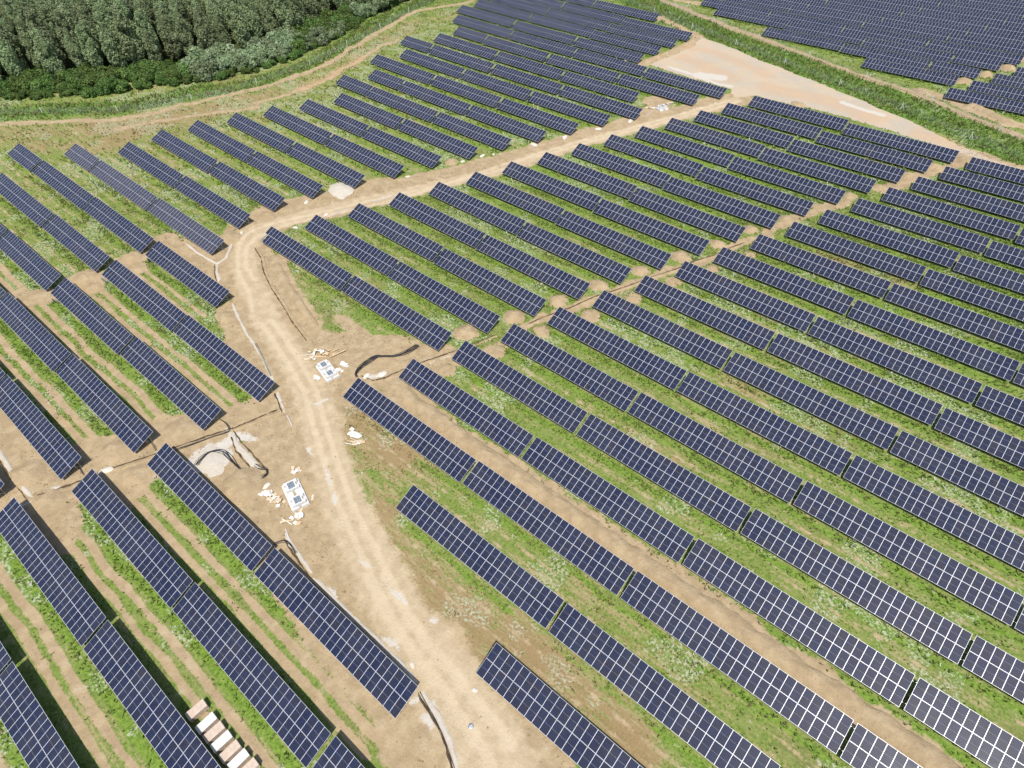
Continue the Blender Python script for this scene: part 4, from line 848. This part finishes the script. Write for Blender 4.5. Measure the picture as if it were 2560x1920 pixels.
o = new_obj('woven_sack', lump('woven_sack', .95, .33, M_sack, 4, 4), None, (x, y, terf(x, y)+.2), (0, 0, R(20))); o.scale = (1.25, .62, 1)
tag(o, 'crumpled bright white woven sack lying right of the main track', 'sack')
a, b_ = BEAM
tag(new_obj('wooden_beam', MB().bar((0, 0, .35), (b_[0]-a[0], b_[1]-a[1], terf(*b_)-terf(*a)+.45), .2, .12).mesh('wooden_beam', M_wood), None, (*a, terf(*a))), 'long yellow wooden beam sticking out beside the upper foundation', 'beam')
for i, (x, y, r) in enumerate(ROCKS):
    o = new_obj('pale_rock', lump('pale_rock', r, .5, M_rock, i*2.7, 2), None, (x, y, terf(x, y)+r*.1), (0, 0, random.uniform(0, 6))); o.scale = (1.5, .85, 1)
    big = 'large' if r > .65 else ('medium' if r > .38 else 'small')
    b, r_, L, Rr, y0, n = nearest_table(x, y)
    tag(o, f'{big} pale limestone rock lying on bare soil, {ORD[i] if i < 23 else "late "+ORD[i-23]} counted along the tracks', 'rock', 'pale rocks beside tracks and trenches')
for a, b_, lab in RAILS:
    tag(new_obj('steel_rail', MB().bar((0, 0, .08), (b_[0]-a[0], b_[1]-a[1], terf(*b_)-terf(*a)+.08), .12, .08).mesh('steel_rail', M_frame), None, (*a, terf(*a))), lab, 'rail')
for x, y in FOAM:
    tag(new_obj('grey_rag', lump('grey_rag', .35, .3, M_steel, 9, 3), None, (x, y, terf(x, y)+.06)), 'small crumpled grey rag on the track near the bottom edge', 'rag')

# ------------------------------------------------------------------ fences
def walk(pts, step):
    out = []; carry = 0.0
    for a, b_ in zip(pts[:-1], pts[1:]):
        a = Vector(a); b_ = Vector(b_); L = (b_-a).length; d = (b_-a)/L; s = carry
        while s < L: out.append(a+d*s); s += step
        carry = s-L
    return out
def fence(pts, step, h, lab, main_every, strut=True):
    P = walk(pts, step)
    root = new_obj('wire_fence', None, None, (P[0].x, P[0].y, terf(P[0].x, P[0].y))); tag(root, lab, 'fence')
    ox, oy, oz = P[0].x, P[0].y, terf(P[0].x, P[0].y)
    wires = MB()
    thin = MB().box((0, 0, h/2-.1), (.07, .07, h+.2)).mesh('post', M_steel)
    thick = MB().box((0, 0, h/2), (.16, .16, h+.35)).mesh('post', M_post)
    for i, p in enumerate(P):
        mb = i % main_every == 0
        o = add_copy('post', thick if mb else thin, root, (p.x-ox, p.y-oy, terf(p.x, p.y)-oz))
        if mb and strut:
            pz = terf(p.x, p.y)-oz
            add_copy('strut', MB().bar((0, 0, h*.9), (.9, .8, 0), .12).mesh('strut', M_post), root, (p.x-ox, p.y-oy, pz))
        if i+1 < len(P):
            q = P[i+1]; za = terf(p.x, p.y)-oz; zb = terf(q.x, q.y)-oz
            for k in range(9):
                hh = .1+k*(h-.15)/8
                wires.bar((p.x-ox, p.y-oy, za+hh), (q.x-ox, q.y-oy, zb+hh), .014)
            nv = int((q-p).length/.35)
            for k in range(1, nv):
                m_ = p.lerp(q, k/nv); zz = za+(zb-za)*k/nv
                wires.bar((m_.x-ox, m_.y-oy, zz+.08), (m_.x-ox, m_.y-oy, zz+h-.05), .012)
    o = add_copy('wire_mesh', wires.mesh('wire_mesh', M_wire), root, (0, 0, 0)); o['kind'] = 'stuff'
fence(FENCE, 2.6, 2.2, 'grey wire mesh fence on white slanted posts behind the gravel pad', 9)
fence(FENCE2, 3.0, 2.0, 'thin wire fence along the road in front of the far field', 8)
P3 = walk(FENCE3, 2.8)
fence(FENCE3, 2.8, 2.0, 'green-grey wire fence on white posts in front of the bushes', 8, False)

# ------------------------------------------------------------------ vegetation
def crown_mesh(name, H, Wd, nclump, leaf, mat, seed, shape='column', silver=False):
    """many small leaf-clump quads spread through lobed crown volume"""
    g_ = np.random.default_rng(seed)
    # lobes: branches rising from the trunk
    if shape == 'column':
        nl = 26; z = np.sort(g_.uniform(.16, .97, nl))*H
        a = np.cumsum(g_.uniform(1.6, 3.2, nl)); prof = np.sin(np.clip((z/H-.08)/.95, 0, 1)*math.pi)**.55*(1.05-.45*z/H)
        rad = Wd/2*prof*g_.uniform(.25, .72, nl)
        C = np.stack([rad*np.cos(a), rad*np.sin(a), z], 1); LR = Wd/2*g_.uniform(.36, .62, nl)*np.clip(prof, .45, 1)
        LZ = LR*g_.uniform(1.3, 2.1, nl)
    else:
        nl = 16; a = g_.uniform(0, 2*math.pi, nl); rr = Wd/2*np.sqrt(g_.uniform(0, .6, nl)); z = g_.uniform(.25, .75, nl)*H
        C = np.stack([rr*np.cos(a), rr*np.sin(a), z], 1); LR = Wd/2*g_.uniform(.25, .42, nl); LZ = np.minimum(LR*.9, H*.4)
    k = g_.integers(0, nl, nclump)
    d = g_.normal(size=(nclump, 3)); d /= np.linalg.norm(d, axis=1, keepdims=True)
    rad = g_.uniform(.55, 1.05, nclump)**.6
    P = C[k] + d*rad[:, None]*np.stack([LR[k], LR[k], LZ[k]], 1)
    P[:, 2] = np.maximum(P[:, 2], .15)
    # clump quads facing roughly outward and up with jitter
    nrm = d*.8 + g_.normal(size=d.shape)*.55 + np.array([0, 0, .35]); nrm /= np.linalg.norm(nrm, axis=1, keepdims=True)
    t1 = np.cross(nrm, g_.normal(size=d.shape)); t1 /= np.linalg.norm(t1, axis=1, keepdims=True); t2 = np.cross(nrm, t1)
    s = leaf*g_.uniform(.6, 1.3, nclump)[:, None]; asp = g_.uniform(.45, .8, nclump)[:, None]
    V = np.stack([P - t1*s - t2*s*asp*.4, P + t2*s*asp - t1*s*.1, P + t1*s + t2*s*asp*.3, P - t2*s*asp + t1*s*.2], 1).reshape(-1, 3)
    f = np.arange(nclump*4).reshape(-1, 4)
    tint = np.clip(g_.uniform(0, 1, nl)[k]*.45 + g_.uniform(0, 1, nclump)*.55, 0, 1)
    return np_mesh(name, V, f, mat, {'tint': np.repeat(tint, 4)})
def trunk_mesh(H, seed):
    mb = MB(); rs = random.Random(seed)
    n0 = 7; pts = [(rs.uniform(-.15, .15)*i/4, rs.uniform(-.15, .15)*i/4, H*.9*i/(n0-1)-.2) for i in range(n0)]
    base = len(mb.v)
    for i, p in enumerate(pts):
        r = .24*(1-i/(n0-1)*.8)
        for j in range(7):
            a = 2*math.pi*j/7; mb.v.append((p[0]+r*math.cos(a), p[1]+r*math.sin(a), p[2]))
    for i in range(n0-1):
        for j in range(7):
            mb.f.append((base+i*7+j, base+i*7+(j+1) % 7, base+(i+1)*7+(j+1) % 7, base+(i+1)*7+j)); mb.m.append(0)
    for k in range(7):
        z = H*rs.uniform(.25, .75); a = rs.uniform(0, 6.28); L = rs.uniform(1.0, 2.2)
        mb.bar((0, 0, z), (L*math.cos(a), L*math.sin(a), z+L*1.1), .09)
    return mb.mesh('trunk', M_bark)
CROWNS = [crown_mesh('crown', 15+rv, 6.4+.4*(i % 3), 9000, .29, M_leaf, 50+i) for i, rv in enumerate((0, 1.5, -1.2, .8, -.5, 2.0, .4))]
TRUNKS = [trunk_mesh(15, i) for i in range(4)]
BUSH = [crown_mesh('foliage', 3.2, 6.0, 2600, .30, M_leaf2, 80+i, 'bush') for i in range(4)]
SILV = [crown_mesh('foliage', 4.2, 6.6, 3400, .30, M_leaf3, 90+i, 'bush') for i in range(3)]
LOW = [crown_mesh('foliage', .8, 1.6, 380, .13, M_leaf2, 96+i, 'bush') for i in range(2)]

# poplar stand in rough planting rows
camx, camy, camz = 0.0, 0.0, CAM[0]
rV, uV, bV = (np.array(v) for v in CAM[1:4])
fpoly = FOREST + [(-300, 420), (-560, 380), (-700, 60), (-430, -40)]
cand = []
ax = np.array([.42, .907]); bx = np.array([-.907, .42])
for i in range(-10, 70):
    for j in range(-2, 32):
        p = np.array([-250., 40.]) + ax*(i*6.1) + bx*(j*5.8-40) + rng.uniform(-1.1, 1.1, 2)
        cand.append(p)
cand = np.array(cand); cand = cand[inpoly(cand[:, 0], cand[:, 1], fpoly)]
vis = []
for p in cand:      # only what the picture could show
    ok = False
    for h in (1, 8, 15):
        q = np.array([p[0], p[1], terf(*p)+h-camz]); zc = -(q@bV)
        X_ = 1280+CAM[4]*(q@rV)/zc; Y_ = 960-CAM[4]*(q@uV)/zc
        if -160 < X_ < 1200 and -120 < Y_ < 2000: ok = True
    if ok: vis.append(p)
_v = np.array(vis); _e = sdist(_v[:, 0].astype(np.float32), _v[:, 1].astype(np.float32), FOREST, 400)
dist = [(float(e_), p) for e_, p in zip(_e, vis)]; dist.sort(key=lambda q: q[0])
print('trees', len(dist))
near, rest = dist[:300], dist[300:]
for i, (d_, p) in enumerate(near):
    e = new_obj('poplar_tree', None, None, (p[0], p[1], terf(*p)), (0, 0, random.uniform(0, 6.28)))
    s_ = random.uniform(.78, 1.2); e.scale = (s_*random.uniform(.9, 1.12), s_*random.uniform(.9, 1.12), s_)
    tag(e, 'tall grey-green poplar standing in the dense wood at upper left', 'tree', 'poplars of the wood at upper left')
    add_copy('crown', CROWNS[i % 7], e, (0, 0, 0)); add_copy('trunk', TRUNKS[i % 4], e, (0, 0, 0))
if rest:
    me = CROWNS[0]; nv = len(me.vertices); co = np.empty(nv*3, np.float32); me.vertices.foreach_get('co', co); co = co.reshape(-1, 3)
    tn = np.empty(nv, np.float32); me.attributes['tint'].data.foreach_get('value', tn)
    sub = np.arange(nv//4)[::6]; VI = (sub[:, None]*4+np.arange(4)).ravel(); V = []; TT = []
    for d_, p in rest[:420]:
        a = random.uniform(0, 6.28); c_, s_ = math.cos(a), math.sin(a); q = co[VI].copy()
        q = np.stack([q[:, 0]*c_-q[:, 1]*s_+p[0], q[:, 0]*s_+q[:, 1]*c_+p[1], q[:, 2]+terf(*p)], 1); V.append(q); TT.append(tn[VI])
    V = np.concatenate(V); o = new_obj('far_woodland', np_mesh('far_woodland', V, np.arange(len(V)).reshape(-1, 4), M_leaf, {'tint': np.concatenate(TT)})); o['kind'] = 'stuff'
    tag(o, 'farther poplars of the wood merging into one mass', 'wood')

SP = walk(SHRUB, 3.9)
for i, p in enumerate(SP):
    for k in range(5):
        off = Vector((-.85, .35))*(k*3.1+.6) + Vector((random.uniform(-1.2, 1.2), random.uniform(-1.2, 1.2)))
        q = p+off
        if k == 2 and random.random() < .25: continue
        qq = np.array([q.x, q.y, terf(q.x, q.y)+1-camz]); zc = -(qq@bV); X_ = 1280+CAM[4]*(qq@rV)/zc; Y_ = 960-CAM[4]*(qq@uV)/zc
        if X_ < -90 or X_ > 1150 or Y_ < -60: continue
        silver = (470 < X_ < 735 and k >= 1) or (760 < X_ < 850 and k == 1) or (890 < X_ < 945 and k == 1)
        me = SILV[(i+k) % 3] if silver else BUSH[(i+k) % 4]
        s_ = random.uniform(.7, 1.2)*(.75, 1.05, 1.15, 1.3, 1.4)[k]
        e = new_obj('silver_bush' if silver else 'green_bush', None, None, (q.x, q.y, terf(q.x, q.y)-.1), (0, 0, random.uniform(0, 6.28))); e.scale = (s_, s_, s_*random.uniform(.8, 1.25))
        if silver: tag(e, 'silvery pale green bush in the hedge between wood and fence', 'bush', 'silvery bushes in the hedge')
        else: tag(e, 'dark green leafy bush in the hedge between wood and fence', 'bush', 'green bushes in the hedge')
        add_copy('foliage', me, e, (0, 0, 0)); add_copy('stem', MB().box((0, 0, .8), (.14, .14, 1.6)).mesh('stem', M_bark) if i+k == 0 else bpy.data.meshes.get('stem') or MB().box((0, 0, .8), (.14, .14, 1.6)).mesh('stem', M_bark), e, (0, 0, 0))

# ------------------------------------------------------------------ grass and weeds (nobody could count them)
def tufts(name, N, wlo, whi, size, label):
    # more points nearer, spread evenly over the ground
    w = np.sqrt(rng.uniform(wlo**2, whi**2, N)); s = rng.uniform(-1, 1, N); half = 72+(w-9)*.6; u = s*half
    x = u*RGT[0]+w*FWD[0]; y = u*RGT[1]+w*FWD[1]
    k = in_frame(x, y); x = x[k]; y = y[k]
    F = fields(x, y)
    cl = vnoise(x, y, 2.4, 41)*.55+vnoise(x, y, .8, 42)*.45
    dens = .42 + .75*F['lush'] + .55*F['belt'] + (cl-.5)*1.5 - 1.25*np.clip(F['soil']*1.35-.35, 0, 1) - 2*F['track'] - 1.7*F['pad'] - .85*F['wheel'] - 2*F['chalk'] - .35*F['dry'] - F['forest']*2 - .2*F['under']
    dens -= .45*F['lush']*(vnoise(x, y, 4.5, 77) > .5)
    keep = rng.uniform(0, 1, len(x)) < np.clip(dens, .0, 1)
    x = x[keep]; y = y[keep]; F = {a: b_[keep] for a, b_ in F.items()}; cl = cl[keep]; n = len(x)
    z = ter(x, y)-.03
    h = size*rng.uniform(.5, 1.25, n)*(1+.6*F['lush']+.9*F['belt']); r_ = size*rng.uniform(.55, 1.1, n)*.55
    tri = []; V = []; COLR = []
    t_ = rng.uniform(0, 1, n)[:, None]; big = vnoise(x, y, 11, 51)[:, None]
    g1 = np.array([.13, .21, .035]); g2 = np.array([.265, .34, .085]); g3 = np.array([.13, .22, .045]); yl = np.array([.30, .27, .12]); wh = np.array([.66, .67, .56]); br = np.array([.27, .185, .10])
    c = g1*(1-t_)+g2*t_
    lu = F['lush'][:, None]; c = c*(1-lu*.3)+np.array([.20, .32, .045])*lu*.3
    be = F['belt'][:, None]; c = c*(1-be*.65)+(g3*(1-t_*.5)+g2*t_*.4)*be*.65
    dr = (rng.uniform(0, 1, n) < (.10+.55*F['dry']+.16*(big[:, 0] > .6)))[:, None]; c = np.where(dr, yl*(.6+.6*t_), c)
    dr = (rng.uniform(0, 1, n) < (.03+.35*F['dry']))[:, None]; c = np.where(dr, br*(.6+.6*t_), c)
    fl = (rng.uniform(0, 1, n) < F['flower']*(.22-.20*F['belt']))[:, None]; c = np.where(fl, wh*(.75+.3*t_), c)
    for b_ in range(3):
        a = rng.uniform(0, 2*math.pi, n); ca, sa = np.cos(a), np.sin(a)
        ln = rng.uniform(.15, .75, n)*h
        p0 = np.stack([x-sa*r_*.5, y+ca*r_*.5, z], 1); p1 = np.stack([x+sa*r_*.5, y-ca*r_*.5, z], 1)
        p2 = np.stack([x+ca*ln+sa*r_*.45, y+sa*ln-ca*r_*.45, z+h], 1); p3 = np.stack([x+ca*ln*1.1-sa*r_*.35, y+sa*ln*1.1+ca*r_*.35, z+h*.85], 1)
        V.append(np.stack([p0, p1, p2, p3], 1)); COLR.append(np.repeat(c[:, None, :]*rng.uniform(.8, 1.2, (n, 1, 1)), 4, 1))
    V = np.concatenate(V).reshape(-1, 3); Cc = np.concatenate(COLR).reshape(-1, 3)
    me = np_mesh(name, V, np.arange(len(V)).reshape(-1, 4), M_tuft, {'tint': np.clip(Cc, 0, 1)})
    o = new_obj(name, me); o['kind'] = 'stuff'; tag(o, label, 'grass')
    print(name, n)
tufts('meadow_grass', 230000, 10, 150, .30, 'uneven green and straw coloured grass and weeds between the table rows')
tufts('distant_grass', 170000, 150, 320, .42, 'rougher grass and tall weeds farther away by track, fence and wood')
print('objects', len(bpy.data.objects))
